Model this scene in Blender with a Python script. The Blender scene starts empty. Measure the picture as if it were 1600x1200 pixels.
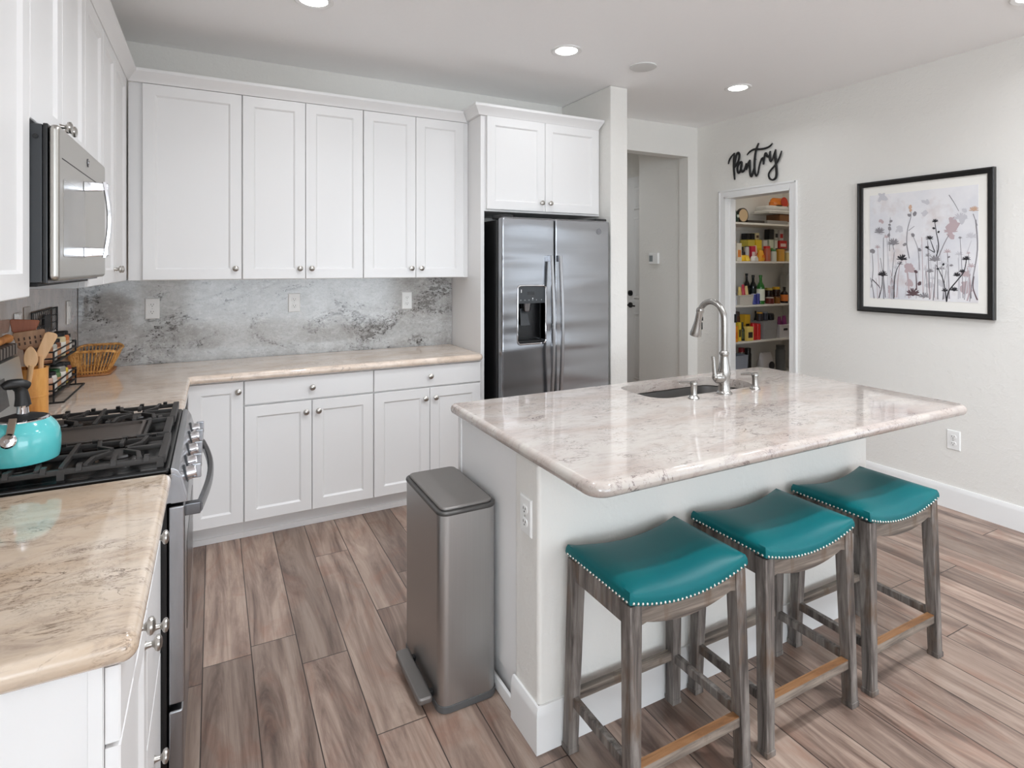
import bpy, bmesh, math, random
from mathutils import Vector, Matrix
S = bpy.context.scene
COL = S.collection
R = math.radians

# ---------------------------------------------------------------- camera
cam_data = bpy.data.cameras.new('camera')
cam = bpy.data.objects.new('camera', cam_data)
COL.objects.link(cam)
cam.location = (0, 0, 1.478)
cam.rotation_euler = (R(90), 0, R(-27.602))
cam_data.sensor_fit = 'HORIZONTAL'
cam_data.sensor_width = 36
cam_data.lens = 892.534 / 1600 * 36
cam_data.shift_y = -(600 - 415.254) / 1600
cam_data.clip_start = .05
S.camera = cam

# ---------------------------------------------------------------- light and exposure
S.view_settings.view_transform = 'Standard'
S.view_settings.look = 'None'
S.view_settings.gamma = 1
S.view_settings.use_curve_mapping = False
S.view_settings.exposure = 0.35
S.cycles.diffuse_bounces = 8
S.cycles.max_bounces = 14
world = bpy.data.worlds.new('sky')
S.world = world
world.use_nodes = True
wb = world.node_tree.nodes['Background']
wb.inputs[0].default_value = (.86, .93, 1, 1)
wb.inputs[1].default_value = 1.0

def area(name, loc, rot, sx, sy, power, col=(1, 1, 1)):
    l = bpy.data.lights.new(name, 'AREA')
    l.shape = 'RECTANGLE'
    l.size, l.size_y, l.energy, l.color = sx, sy, power, col
    o = bpy.data.objects.new(name, l)
    o.location, o.rotation_euler = loc, rot
    COL.objects.link(o)
    return o
# daylight through the great-room windows behind the camera, plus an added left fill
area('patio_door_daylight', (1.8, -6.93, 1.3), (R(90), 0, 0), 4.6, 2.2, 105, (.87, .96, 1.05))
area('added_left_daylight', (-2.72, -4.9, 1.45), (0, R(-90-50), 0), 1.7, 3.6, 250, (.86, .955, 1.05))  # unseen window light added on the left for evenness, tilted towards the ceiling
area('great_room_window_daylight', (5.72, -2.9, 1.4), (0, R(90+50), 0), 1.9, 4.4, 32, (.87, .96, 1.05))

# ---------------------------------------------------------------- helpers
class G:
    """collects shapes into one bmesh; mi = material slot for what is added next"""
    def __init__(s):
        s.bm = bmesh.new(); s.mi = 0
    def face(s, vs):
        try:
            f = s.bm.faces.new(vs); f.material_index = s.mi; return f
        except ValueError:
            return None
    def add(s, pts, faces):
        v = [s.bm.verts.new(p) for p in pts]
        for f in faces: s.face([v[i] for i in f])
        return s
    def merge(s, tmp, M=None):
        if M is not None: tmp.transform(M)
        for f in tmp.faces: f.material_index = s.mi
        me = bpy.data.meshes.new('tmp'); tmp.to_mesh(me); tmp.free()
        s.bm.from_mesh(me); bpy.data.meshes.remove(me)
        return s
    def box(s, x0, x1, y0, y1, z0, z1, bev=0, seg=2, M=None):
        t = bmesh.new(); bmesh.ops.create_cube(t, size=1)
        for v in t.verts:
            v.co = Vector(((x0+x1)/2+v.co.x*(x1-x0), (y0+y1)/2+v.co.y*(y1-y0), (z0+z1)/2+v.co.z*(z1-z0)))
        if bev: bmesh.ops.bevel(t, geom=t.edges[:], offset=bev, segments=seg, profile=.5, affect='EDGES')
        return s.merge(t, M)
    def hexa(s, b, t, bev=0):
        """b, t: four bottom and four top corners, same order"""
        tm = bmesh.new()
        v = [tm.verts.new(p) for p in list(b)+list(t)]
        for f in ((3,2,1,0),(4,5,6,7),(0,1,5,4),(1,2,6,5),(2,3,7,6),(3,0,4,7)): tm.faces.new([v[i] for i in f])
        bmesh.ops.recalc_face_normals(tm, faces=tm.faces[:])
        if bev: bmesh.ops.bevel(tm, geom=tm.edges[:], offset=bev, segments=2, profile=.5, affect='EDGES')
        return s.merge(tm)
    def rings(s, rings, closed=True, cap0=True, cap1=True, loop=False):
        """skin a list of rings of equal length"""
        V = [[s.bm.verts.new(p) for p in r] for r in rings]
        n = len(V[0])
        pairs = list(zip(V, V[1:])) + ([(V[-1], V[0])] if loop else [])
        for a, b in pairs:
            for i in range(n if closed else n-1):
                j = (i+1) % n
                s.face([a[i], a[j], b[j], b[i]])
        if not loop:
            if cap0: s.face(V[0][::-1])
            if cap1: s.face(V[-1])
        return s
    def lathe(s, prof, c=(0, 0, 0), seg=24, axis='z', cap0=True, cap1=True):
        c = Vector(c); rg = []
        for r, h in prof:
            ring = []
            for k in range(seg):
                a = 2*math.pi*k/seg; p = (max(r, 1e-4)*math.cos(a), max(r, 1e-4)*math.sin(a))
                if axis == 'z': q = Vector((p[0], p[1], h))
                elif axis == 'x': q = Vector((h, p[0], p[1]))
                elif axis == 'y': q = Vector((p[1], h, p[0]))
                else:
                    d = Vector(axis).normalized(); u = d.orthogonal().normalized(); w = d.cross(u)
                    q = u*p[0]+w*p[1]+d*h
                ring.append(c+q)
            rg.append(ring)
        s.rings(rg, True, cap0, cap1)
        return s
    def cyl(s, p0, p1, r0, r1=None, seg=16):
        p0, p1 = Vector(p0), Vector(p1); r1 = r0 if r1 is None else r1
        L = (p1-p0).length
        return s.lathe([(r0, 0), (r1, L)], p0, seg, tuple(p1-p0))
    def ball(s, c, rx, ry=None, rz=None, seg=16, rg=10):
        ry = rx if ry is None else ry; rz = rx if rz is None else rz
        t = bmesh.new(); bmesh.ops.create_uvsphere(t, u_segments=seg, v_segments=rg, radius=1)
        return s.merge(t, Matrix.Translation(c) @ Matrix.Diagonal((rx, ry, rz, 1)))
    def tube(s, pts, r, seg=10, closed=False, flat=None, smooth=0):
        """round tube along points; r one radius or one per point; flat = (axis, factor) squashes the section"""
        pts = [Vector(p) for p in pts]
        rs = list(r) if isinstance(r, (list, tuple)) else [r]*len(pts)
        if smooth:
            pts, rs = spline(pts, rs, smooth, closed)
        n = len(pts); rg = []; up = None
        for i, p in enumerate(pts):
            if closed: t = pts[(i+1) % n]-pts[i-1]
            else: t = pts[min(i+1, n-1)]-pts[max(i-1, 0)]
            t.normalize()
            if up is None: up = t.orthogonal().normalized()
            up = (up-t*up.dot(t)).normalized(); w = t.cross(up)
            ring = []
            for k in range(seg):
                a = 2*math.pi*k/seg
                o = (up*math.cos(a)+w*math.sin(a))*rs[i]
                if flat: o[flat[0]] *= flat[1]
                ring.append(p+o)
            rg.append(ring)
        s.rings(rg, True, True, True, closed)
        return s
    def bar(s, p0, p1, w, h, up=(0, 0, 1), bev=0):
        """square bar from p0 to p1, w wide, h high along up"""
        p0, p1 = Vector(p0), Vector(p1); d = (p1-p0).normalized(); u = Vector(up)
        u = (u-d*u.dot(d)).normalized(); k = d.cross(u)
        c = lambda p: [p+k*w/2+u*h/2, p-k*w/2+u*h/2, p-k*w/2-u*h/2, p+k*w/2-u*h/2]
        return s.hexa(c(p0), c(p1), bev)
    def prism(s, poly, h0, h1, axis='z', bev=0):
        def P(a, b, h):
            return {'z': (a, b, h), 'y': (a, h, b), 'x': (h, a, b)}[axis]
        t = bmesh.new()
        A = [t.verts.new(P(a, b, h0)) for a, b in poly]; B = [t.verts.new(P(a, b, h1)) for a, b in poly]
        n = len(poly)
        t.faces.new(A[::-1]); t.faces.new(B)
        for i in range(n): t.faces.new([A[i], A[(i+1) % n], B[(i+1) % n], B[i]])
        bmesh.ops.recalc_face_normals(t, faces=t.faces[:])
        if bev: bmesh.ops.bevel(t, geom=t.edges[:], offset=bev, segments=2, profile=.5, affect='EDGES')
        return s.merge(t)
    def slab(s, poly, z0, z1, r, seg=4, hole=None, M=None):
        """horizontal slab with rounded edges, optional hole polygon"""
        t = bmesh.new(); h = (z1-z0); r = min(r, h/2-1e-4)
        prof = [(r*(1-math.sin(a)), z0+r*(1-math.cos(a))) for a in [math.pi/2*k/seg for k in range(seg+1)]]
        prof += [(r*(1-math.cos(a)), z1-r*(1-math.sin(a))) for a in [math.pi/2*k/seg for k in range(seg+1)]]
        R_ = [[t.verts.new((p[0], p[1], z)) for p in inset(poly, o)] for o, z in prof]
        n = len(poly)
        for a, b in zip(R_, R_[1:]):
            for i in range(n): t.faces.new([a[i], a[(i+1) % n], b[(i+1) % n], b[i]])
        if not hole:
            t.faces.new(R_[0][::-1]); t.faces.new(R_[-1])
        else:
            Hb = [t.verts.new((p[0], p[1], z0)) for p in hole]; Ht = [t.verts.new((p[0], p[1], z1)) for p in hole]
            m = len(hole)
            for i in range(m): t.faces.new([Hb[i], Hb[(i+1) % m], Ht[(i+1) % m], Ht[i]])
            for ring, hh in ((R_[0], Hb), (R_[-1], Ht)):
                ed = [t.edges.get((ring[i], ring[(i+1) % n])) for i in range(n)] + [t.edges.get((hh[i], hh[(i+1) % m])) for i in range(m)]
                bmesh.ops.triangle_fill(t, use_beauty=True, use_dissolve=False, edges=ed, normal=(0, 0, 1))
        bmesh.ops.recalc_face_normals(t, faces=t.faces[:])
        return s.merge(t, M)

def spline(pts, rs, sub, closed=False):
    n = len(pts); out = []; ro = []
    rng = range(n if closed else n-1)
    for i in rng:
        g = (lambda k: pts[k % n]) if closed else (lambda k: pts[max(0, min(n-1, k))])
        p0, p1, p2, p3 = g(i-1), g(i), g(i+1), g(i+2)
        for k in range(sub):
            u = k/sub
            out.append(.5*((2*p1)+(p2-p0)*u+(2*p0-5*p1+4*p2-p3)*u*u+(3*p1-p0-3*p2+p3)*u**3))
            ro.append(rs[i]*(1-u)+rs[(i+1) % n]*u)
    if not closed: out.append(pts[-1].copy()); ro.append(rs[-1])
    return out, ro
def area2(p): return sum(a[0]*b[1]-b[0]*a[1] for a, b in zip(p, p[1:]+p[:1]))/2
def inset(poly, o):
    out = []; n = len(poly)
    for i in range(n):
        a, b, c = Vector(poly[i-1]), Vector(poly[i]), Vector(poly[(i+1) % n])
        d1 = (b-a).normalized(); d2 = (c-b).normalized()
        n1 = Vector((-d1.y, d1.x)); n2 = Vector((-d2.y, d2.x))
        m = (n1+n2)/(1+n1.dot(n2)); out.append(b+m*o)
    return out
def rounded(poly, rad, seg=6):
    """round the corners of a counter-clockwise polygon; rad one or a list"""
    n = len(poly); rad = rad if isinstance(rad, (list, tuple)) else [rad]*n; out = []
    for i in range(n):
        a, b, c = Vector(poly[i-1]), Vector(poly[i]), Vector(poly[(i+1) % n]); r = rad[i]
        if r <= 0: out.append(tuple(b)); continue
        u = (a-b).normalized(); v = (c-b).normalized(); ang = u.angle(v); d = r/math.tan(ang/2)
        p, q = b+u*d, b+v*d; ctr = b+(u+v).normalized()*(r/math.sin(ang/2))
        a0 = math.atan2(p.y-ctr.y, p.x-ctr.x); a1 = math.atan2(q.y-ctr.y, q.x-ctr.x); da = (a1-a0+math.pi) % (2*math.pi)-math.pi
        out += [(ctr.x+r*math.cos(a0+da*k/seg), ctr.y+r*math.sin(a0+da*k/seg)) for k in range(seg+1)]
    return out
def rect(x0, x1, y0, y1): return [(x0, y0), (x1, y0), (x1, y1), (x0, y1)]

BASE = {}
def base_of(o):
    while o is not None:
        if o.name in BASE: return BASE[o.name]
        o = o.parent
    return Vector((0, 0, 0))
def obj(name, g, mats, parent=None, sharp=35, origin=None):
    """link what G collected (world coordinates) as ONE mesh object, a part when it has a parent"""
    bmesh.ops.remove_doubles(g.bm, verts=g.bm.verts[:], dist=1e-5)
    bmesh.ops.recalc_face_normals(g.bm, faces=g.bm.faces[:])
    b = base_of(parent) if parent is not None else Vector(origin or (0, 0, 0))
    bmesh.ops.translate(g.bm, vec=-b, verts=g.bm.verts[:])
    me = bpy.data.meshes.new(name); g.bm.to_mesh(me); g.bm.free()
    for p in me.polygons: p.use_smooth = True
    me.set_sharp_from_angle(angle=R(sharp))
    for m in (mats if isinstance(mats, (list, tuple)) else [mats]): me.materials.append(m)
    o = bpy.data.objects.new(name, me); COL.objects.link(o)
    if len(me.polygons) > 6:
        wn = o.modifiers.new('weighted_normals', 'WEIGHTED_NORMAL'); wn.keep_sharp = True; wn.weight = 50
    if parent is not None: o.parent = parent
    else: o.location = b; BASE[o.name] = b
    return o
def tag(o, label, cat, group=None):
    o['label'] = label; o['category'] = cat
    if group: o['group'] = group
    return o
def thing(name, label, cat, loc, group=None):
    o = bpy.data.objects.new(name, None); COL.objects.link(o)
    o.empty_display_size = .05; o.location = loc; BASE[o.name] = Vector(loc)
    return tag(o, label, cat, group)
def single(name, g, mats, label, cat, loc, group=None, sharp=35):
    return tag(obj(name, g, mats, None, sharp, loc), label, cat, group)
def struct(name, g, mats, parent=None, sharp=35):
    o = obj(name, g, mats, parent, sharp)
    if parent is None: o['kind'] = 'structure'
    return o
def dup(root, loc, label=None, group=None):
    """a copy of a thing with copies of its parts and sub-parts"""
    def cp(o, par):
        c = o.copy(); COL.objects.link(c)
        if par is not None: c.parent = par
        for ch in KIDS.get(o.name, []): cp(ch, c)
        return c
    KIDS = {}
    for o in bpy.data.objects:
        if o.parent is not None: KIDS.setdefault(o.parent.name, []).append(o)
    c = cp(root, None); c.location = loc; BASE[c.name] = Vector(loc)
    if label: c['label'] = label
    if group: c['group'] = group
    return c

# ---------------------------------------------------------------- materials
def sRGB(r, g, b):
    f = lambda c: (c/255/12.92) if c/255 <= .04045 else ((c/255+.055)/1.055)**2.4
    return (f(r), f(g), f(b), 1)
class M:
    """tiny node-graph writer"""
    def __init__(s, name, **kw):
        s.m = bpy.data.materials.new(name); s.m.use_nodes = True
        s.nt = s.m.node_tree; s.b = s.nt.nodes['Principled BSDF']
        for k, v in kw.items(): s.set(k, v)
        s._tc = None
    def set(s, k, v):
        k = {'col': 'Base Color', 'rough': 'Roughness', 'metal': 'Metallic', 'spec': 'Specular IOR Level', 'coat': 'Coat Weight', 'coatr': 'Coat Roughness', 'trans': 'Transmission Weight', 'ior': 'IOR', 'alpha': 'Alpha', 'emit': 'Emission Color', 'estr': 'Emission Strength', 'aniso': 'Anisotropic', 'normal': 'Normal'}.get(k, k)
        if isinstance(v, bpy.types.NodeSocket): s.nt.links.new(v, s.b.inputs[k])
        else: s.b.inputs[k].default_value = v
    def n(s, typ, ins=None, **kw):
        nd = s.nt.nodes.new('ShaderNode'+typ)
        for k, v in kw.items(): setattr(nd, k, v)
        for k, v in (ins or {}).items():
            sock = nd.inputs[k]
            if isinstance(v, bpy.types.NodeSocket): s.nt.links.new(v, sock)
            else: sock.default_value = v
        return nd
    def pos(s, scale=(1, 1, 1), rot=(0, 0, 0), loc=(0, 0, 0)):
        if s._tc is None: s._tc = s.n('TexCoord').outputs['Object']
        return s.n('Mapping', {'Vector': s._tc, 'Scale': scale, 'Rotation': rot, 'Location': loc}).outputs[0]
    def noise(s, vec, scale, detail=4, rough=.55, dist=0, out=0):
        return s.n('TexNoise', {'Vector': vec, 'Scale': scale, 'Detail': detail, 'Roughness': rough, 'Distortion': dist}).outputs[out]
    def math(s, op, a, b=0.0, clamp=False):
        return s.n('Math', {0: a, 1: b}, operation=op, use_clamp=clamp).outputs[0]
    def ramp(s, fac, stops, interp='LINEAR'):
        nd = s.n('ValToRGB', {0: fac}); cr = nd.color_ramp; cr.interpolation = interp
        while len(cr.elements) < len(stops): cr.elements.new(.5)
        for e, (p, c) in zip(cr.elements, stops):
            e.position = p; e.color = c if len(c) == 4 else (*c, 1)
        return nd.outputs[0]
    def mask(s, fac, a, b): return s.n('MapRange', {'Value': fac, 'From Min': a, 'From Max': b}, clamp=True).outputs[0]
    def mix(s, fac, a, b, mode='MIX'):
        nd = s.n('Mix', data_type='RGBA', blend_type=mode)
        for i, v in ((0, fac), (6, a), (7, b)):
            if isinstance(v, bpy.types.NodeSocket): s.nt.links.new(v, nd.inputs[i])
            else: nd.inputs[i].default_value = v
        return nd.outputs[2]
    def bump(s, h, strength=.2, dist=.01):
        s.set('normal', s.n('Bump', {'Height': h, 'Strength': strength, 'Distance': dist}).outputs[0])

def plain(name, c, rough=.5, **kw): return M(name, col=sRGB(*c), rough=rough, **kw).m
def wall_paint(name, c, bump=.25):
    m = M(name, col=sRGB(*c), rough=.75)
    v = m.pos()
    h = m.math('ADD', m.noise(v, 90, 3), m.math('MULTIPLY', m.mask(m.noise(v, 28, 2), .5, .7), .8))
    m.bump(h, bump, .004)
    return m.m
def granite(name, light, tan, grey, vein, speck, rot=.5, vein_amt=1.0, speck_amt=.5, tan_lo=.42, tan_hi=.62, fine=1.0):
    m = M(name, rough=.07, spec=.6)
    v = m.pos(rot=(0, 0, rot)); vs = m.pos(scale=(fine, 2.6*fine, 1.6*fine), rot=(.3, .2, rot))
    c = m.mix(m.mask(m.noise(vs, 2.2/fine, 6, .6, .8), tan_lo, tan_hi), light, tan)
    c = m.mix(m.math('MULTIPLY', m.mask(m.noise(vs, 5, 8, .68, 1.2), .5, .72), .75), c, grey)
    c = m.mix(m.math('MULTIPLY', m.mask(m.noise(v, 60, 5, .7), .5, .75), .35), c, light)
    # dark mineral veins that break up along their length
    w = m.noise(vs, 3.1, 7, .62, 1.6)
    line = m.mask(m.math('ABSOLUTE', m.math('SUBTRACT', w, .5)), .020, .0)
    brk = m.mask(m.noise(v, 9, 5, .6), .50, .64)
    c = m.mix(m.math('MULTIPLY', m.math('MULTIPLY', line, brk), vein_amt), c, vein)
    line2 = m.mask(m.math('ABSOLUTE', m.math('SUBTRACT', m.noise(vs, 6.5, 8, .66, 2.2), .5)), .016, .0)
    brk2 = m.mask(m.noise(v, 13, 4, .6), .50, .62)
    c = m.mix(m.math('MULTIPLY', m.math('MULTIPLY', line2, brk2), vein_amt*.8), c, vein)
    # speckles in clusters
    sp = m.mask(m.noise(v, 110, 3, .6), .59, .66)
    cl = m.mask(m.noise(v, 6, 4, .6), .50, .68)
    c = m.mix(m.math('MULTIPLY', m.math('MULTIPLY', sp, cl), speck_amt), c, speck)
    m.set('col', c)
    m.set('coat', .3); m.set('coatr', .03)
    return m.m
def brushed(name, c, rough=.3, axis='z', wob=0.0):
    m = M(name, metal=1.0)
    sc = {'z': (90, 90, .5), 'y': (90, .5, 90), 'x': (.5, 90, 90)}[axis]
    f = m.noise(m.pos(scale=sc), 6, 2, .5)
    m.set('rough', m.n('MapRange', {'Value': f, 'To Min': rough-.03, 'To Max': rough+.04}).outputs[0])
    m.set('col', m.mix(f, sRGB(*[max(0, q-6) for q in c]), sRGB(*[min(255, q+5) for q in c])))
    if wob:
        h = m.noise(m.pos(scale=(.3, .3, 2.6)), 2.4, 1, .5, .15)
        m.bump(h, wob, .05)
    return m.m
def wood(name, dark, mid, light, axis='z', scale=1.0, rough=.5, streak=None):
    m = M(name, rough=rough)
    sc = {'z': (14, 14, 1.2), 'y': (14, 1.2, 14), 'x': (1.2, 14, 14)}[axis]
    f = m.noise(m.pos(scale=tuple(q*scale for q in sc)), 3, 7, .62, .6)
    c = m.ramp(f, [(.32, sRGB(*dark)), (.5, sRGB(*mid)), (.68, sRGB(*light))])
    if streak:
        g = m.mask(m.noise(m.pos(scale=(6*scale, 6*scale, 2*scale)), 2.5, 5, .6), .54, .66)
        c = m.mix(m.math('MULTIPLY', g, .75), c, sRGB(*streak))
    m.set('col', c); m.bump(f, .15, .003)
    return m.m
def floor_planks():
    m = M('plank_floor')
    W, L = .1640, 1.24
    xyz = m.n('SeparateXYZ', {0: m.pos(loc=(.035, 0, 0))})
    xi = m.math('DIVIDE', xyz.outputs[0], W); i = m.math('FLOOR', xi); fx = m.math('FRACT', xi)
    off = m.n('TexWhiteNoise', {'W': i}, noise_dimensions='1D').outputs[0]
    yj = m.math('ADD', m.math('DIVIDE', xyz.outputs[1], L), m.math('MULTIPLY', off, 7.0))
    j = m.math('FLOOR', yj); fy = m.math('FRACT', yj)
    key = m.n('CombineXYZ', {0: i, 1: j, 2: 3.3}).outputs[0]
    rnd = m.n('TexWhiteNoise', {'Vector': key}, noise_dimensions='3D')
    tone = rnd.outputs[0]
    # grain, shifted per plank
    sh = m.n('VectorMath', {0: m.pos(scale=(1, 1, 1)), 1: m.n('VectorMath', {0: rnd.outputs[1], 1: (9, 9, 9)}, operation='MULTIPLY').outputs[0]}, operation='ADD').outputs[0]
    def st(a, b, d=0): return m.n('VectorMath', {0: sh, 1: (a, b, 1)}, operation='MULTIPLY').outputs[0]
    g1 = m.noise(st(8, .8), 1.2, 8, .66, 1.6)
    g2 = m.noise(st(70, 2.2), 1.0, 5, .6, .4)
    g3 = m.noise(st(5, 2.4), 1.0, 4, .55, 2.2)
    c = m.ramp(g1, [(.30, sRGB(*(86, 68, 60))), (.45, sRGB(*(138, 117, 105))), (.57, sRGB(*(164, 143, 129))), (.72, sRGB(*(184, 165, 151)))])
    c = m.mix(m.math('MULTIPLY', m.mask(g3, .52, .72), .55), c, sRGB(*(146, 106, 88)))
    c = m.mix(m.math('MULTIPLY', m.mask(g2, .5, .72), .35), c, sRGB(*(86, 68, 60)))
    br = m.n('MapRange', {'Value': tone, 'To Min': .68, 'To Max': 1.24}).outputs[0]
    c = m.mix(1.0, c, m.n('CombineColor', {0: br, 1: br, 2: br}).outputs[0], 'MULTIPLY')
    e1 = m.math('MULTIPLY', m.math('MINIMUM', fx, m.math('SUBTRACT', 1, fx)), W)
    e2 = m.math('MULTIPLY', m.math('MINIMUM', fy, m.math('SUBTRACT', 1, fy)), L)
    seam = m.mask(m.math('MINIMUM', e1, e2), .0008, .0026)
    c = m.mix(seam, sRGB(46, 36, 32), c)
    m.set('col', c)
    m.set('rough', m.n('MapRange', {'Value': g1, 'To Min': .26, 'To Max': .42}).outputs[0])
    m.bump(m.math('ADD', m.math('MULTIPLY', g2, .25), seam), .25, .0015)
    return m.m

# ---------------------------------------------------------------- shared materials
mat_wall = wall_paint('wall_paint', (225, 223, 218))
mat_ceiling = wall_paint('ceiling_paint', (249, 249, 249), .12)
mat_trim = plain('trim_white', (230, 230, 229), .4)
mat_cab = plain('cabinet_white', (230, 229, 228), .38)
mat_cabin = plain('cabinet_side_white', (230, 229, 228), .45)
mat_floor = floor_planks()
mat_nickel = plain('brushed_nickel', (190, 186, 180), .28, metal=1.0)
mat_chrome = plain('chrome', (225, 225, 228), .07, metal=1.0)
mat_steel = plain('stainless_steel', (172, 173, 176), .27, metal=1.0)
mat_fridge = brushed('fridge_stainless', (150, 151, 154), .22, 'x', .5)
mat_can = brushed('can_stainless', (180, 180, 179), .36, 'z')
mat_lid = plain('can_lid_grey', (128, 124, 121), .42, metal=.7)
mat_black = plain('black_enamel', (14, 14, 15), .25)
mat_blackm = plain('black_matte', (20, 20, 21), .55)
mat_iron = plain('cast_iron', (46, 43, 41), .5)
mat_darkgrey = plain('dark_grey_plastic', (48, 51, 54), .35)
mat_plate = plain('outlet_white', (232, 232, 230), .35)
mat_slot = plain('socket_slot', (60, 58, 56), .6)
mat_granite_island = granite('granite_island', sRGB(184, 177, 170), sRGB(170, 157, 149), sRGB(152, 142, 139), sRGB(98, 84, 84), sRGB(76, 70, 74), .6, 1.0, .75, fine=1.9)  # all counters are one stone; each copy's tone carries its own exposure
mat_granite_left = granite('granite_left', sRGB(212, 196, 178), sRGB(194, 171, 147), sRGB(160, 143, 130), sRGB(92, 72, 58), sRGB(84, 78, 76), .25, .9, .3, .40, .64, fine=1.7)  # same stone, the differing light is put into its tan tone
mat_granite_back = granite('granite_back', sRGB(232, 216, 201), sRGB(216, 196, 177), sRGB(186, 170, 158), sRGB(110, 92, 80), sRGB(84, 78, 78), .2, .6, .45, fine=1.7)  # same stone, lightened in colour to stand in for brighter light
mat_edge = None
def splash():
    m = M('granite_splash', rough=.1, spec=.6)
    v = m.pos(); vd = m.pos(scale=(1, 1, 1.8), rot=(0, .5, 0))
    c = m.mix(m.mask(m.noise(vd, 3, 6, .6, .8), .4, .62), sRGB(188, 189, 188), sRGB(166, 164, 161))
    c = m.mix(m.math('MULTIPLY', m.mask(m.noise(vd, 11, 6, .7, .6), .52, .66), .6), c, sRGB(203, 203, 202))
    c = m.mix(m.math('MULTIPLY', m.mask(m.noise(vd, 42, 6, .75, .6), .48, .62), .42), c, sRGB(134, 132, 129))
    c = m.mix(m.math('MULTIPLY', m.mask(m.noise(v, 65, 5, .7, .4), .54, .66), .5), c, sRGB(210, 210, 209))
    patch = m.mask(m.noise(vd, 2.6, 5, .6, 1.1), .515, .60)
    gr = m.mask(m.noise(vd, 18, 8, .75, 1.0), .46, .55)
    c = m.mix(m.math('MULTIPLY', m.math('MULTIPLY', patch, gr), .85), c, sRGB(104, 101, 98))
    sp = m.math('MULTIPLY', m.mask(m.noise(v, 80, 3, .6), .57, .63), m.mask(m.noise(vd, 2.6, 5, .6, 1.1), .49, .58))
    c = m.mix(m.math('MULTIPLY', sp, .9), c, sRGB(52, 46, 42))
    m.set('col', c)
    return m.m
mat_splash = splash()
mat_splash_left = granite('granite_splash_left', sRGB(176, 160, 148), sRGB(158, 142, 130), sRGB(146, 136, 128), sRGB(90, 74, 66), sRGB(84, 72, 66), 1.1, .5, .5)
mat_stool = wood('weathered_grey_wood', (52, 46, 43), (106, 99, 94), (142, 136, 130), 'z', 1.0, .55, (96, 76, 60))
mat_stoolx = wood('weathered_grey_rail', (58, 50, 46), (112, 102, 93), (150, 138, 126), 'x', 1.0, .55, (98, 78, 62))
mat_worn = wood('worn_brown_rail', (84, 56, 34), (128, 88, 54), (152, 112, 76), 'x', 1.0, .5)
def leather():
    m = M('teal_leather', rough=.4, spec=.24)
    v = m.pos()
    m.set('col', m.mix(m.noise(v, 5, 3), sRGB(2, 84, 93), sRGB(6, 102, 103)))
    m.bump(m.noise(v, 260, 3, .6), .08, .002)
    return m.m
mat_leather = leather()
X = Vector((1, 0, 0)); Y = Vector((0, 1, 0)); Z = Vector((0, 0, 1))

# ---------------------------------------------------------------- the room
CH = 2.755
g = G().box(-2.9, 5.9, -7.2, 6.4, -.12, 0); struct('floor', g, mat_floor)
g = G().box(-2.9, 5.9, -7.2, 6.4, CH, CH+.12); struct('ceiling', g, mat_ceiling)
g = G().box(-.80, -.68, .93, 4.0, 0, CH).box(-2.9, -.80, .93, 1.05, 0, CH); struct('wall_left', g, mat_wall)
g = G().box(-.68, 2.486, 3.89, 4.0, 0, CH); struct('wall_back', g, mat_wall)
g = G().box(2.486, 2.64, 3.252, 6.3, 0, CH, .012); struct('wall_middle', g, mat_wall)
g = G().box(2.64, 3.987, 3.907, 4.02, 2.48, CH).box(3.87, 3.987, 3.907, 4.02, 0, 2.481); struct('wall_hall', g, mat_wall)
g = G().box(3.89, 4.0, 4.02, 4.61, 0, CH).box(2.64, 4.3, 6.2, 6.3, 0, CH).box(4.10, 4.2, 4.16, 6.2, 0, CH); struct('wall_hall_far', g, mat_wall)
PY0, PY1, PZ = 2.935, 3.58, 2.078
g = G().box(3.987, 4.10, PY1, 4.16, 0, CH).box(3.987, 4.10, PY0, PY1, PZ, CH).box(3.987, 4.10, .2, PY0, 0, CH).box(4.10, 5.9, .2, .32, 0, CH)
struct('wall_right', g, mat_wall)
g = G().box(4.10, 5.5, 4.08, 4.16, 0, CH).box(5.4, 5.5, 2.3, 4.08, 0, CH).box(4.10, 5.5, 2.2, 2.3, 0, CH); struct('wall_pantry', g, mat_wall)
# great room behind the camera: outer walls with real openings
g = G().box(-2.9, -.55, -7.12, -7.0, 0, CH).box(4.15, 5.9, -7.12, -7.0, 0, CH).box(-.55, 4.15, -7.12, -7.0, 2.45, CH).box(-.55, 4.15, -7.12, -7.0, 0, .1)
struct('wall_front', g, mat_wall)
g = G().box(-2.9, -2.8, -7, -6.75, 0, CH).box(-2.9, -2.8, -3.05, .93, 0, CH).box(-2.9, -2.8, -6.75, -3.05, 0, .6).box(-2.9, -2.8, -6.75, -3.05, 2.3, CH)
struct('wall_dining', g, mat_wall)
g = G().box(5.8, 5.9, -7, -5.15, 0, CH).box(5.8, 5.9, -.65, .2, 0, CH).box(5.8, 5.9, -5.15, -.65, 0, .45).box(5.8, 5.9, -5.15, -.65, 2.35, CH)
struct('wall_great_room', g, mat_wall)
def window(n, axis, at, a0, a1, z0, z1):
    g = G()
    for a in (a0, (a0+a1)/2-.03, a1-.06):
        g.box(a, a+.06, at, at+.05, z0, z1) if axis == 'y' else g.box(at, at+.05, a, a+.06, z0, z1)
    for z in (z0, z1-.06):
        g.box(a0, a1, at, at+.05, z, z+.06) if axis == 'y' else g.box(at, at+.05, a0, a1, z, z+.06)
    struct('window_%d' % n, g, mat_trim)
window(1, 'y', -7.08, -.55, 4.15, .1, 2.45); window(2, 'x', -2.88, -6.75, -3.05, .6, 2.3); window(3, 'x', 5.83, -5.15, -.65, .45, 2.35)  # second window is unseen, added along with its fill light

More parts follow.
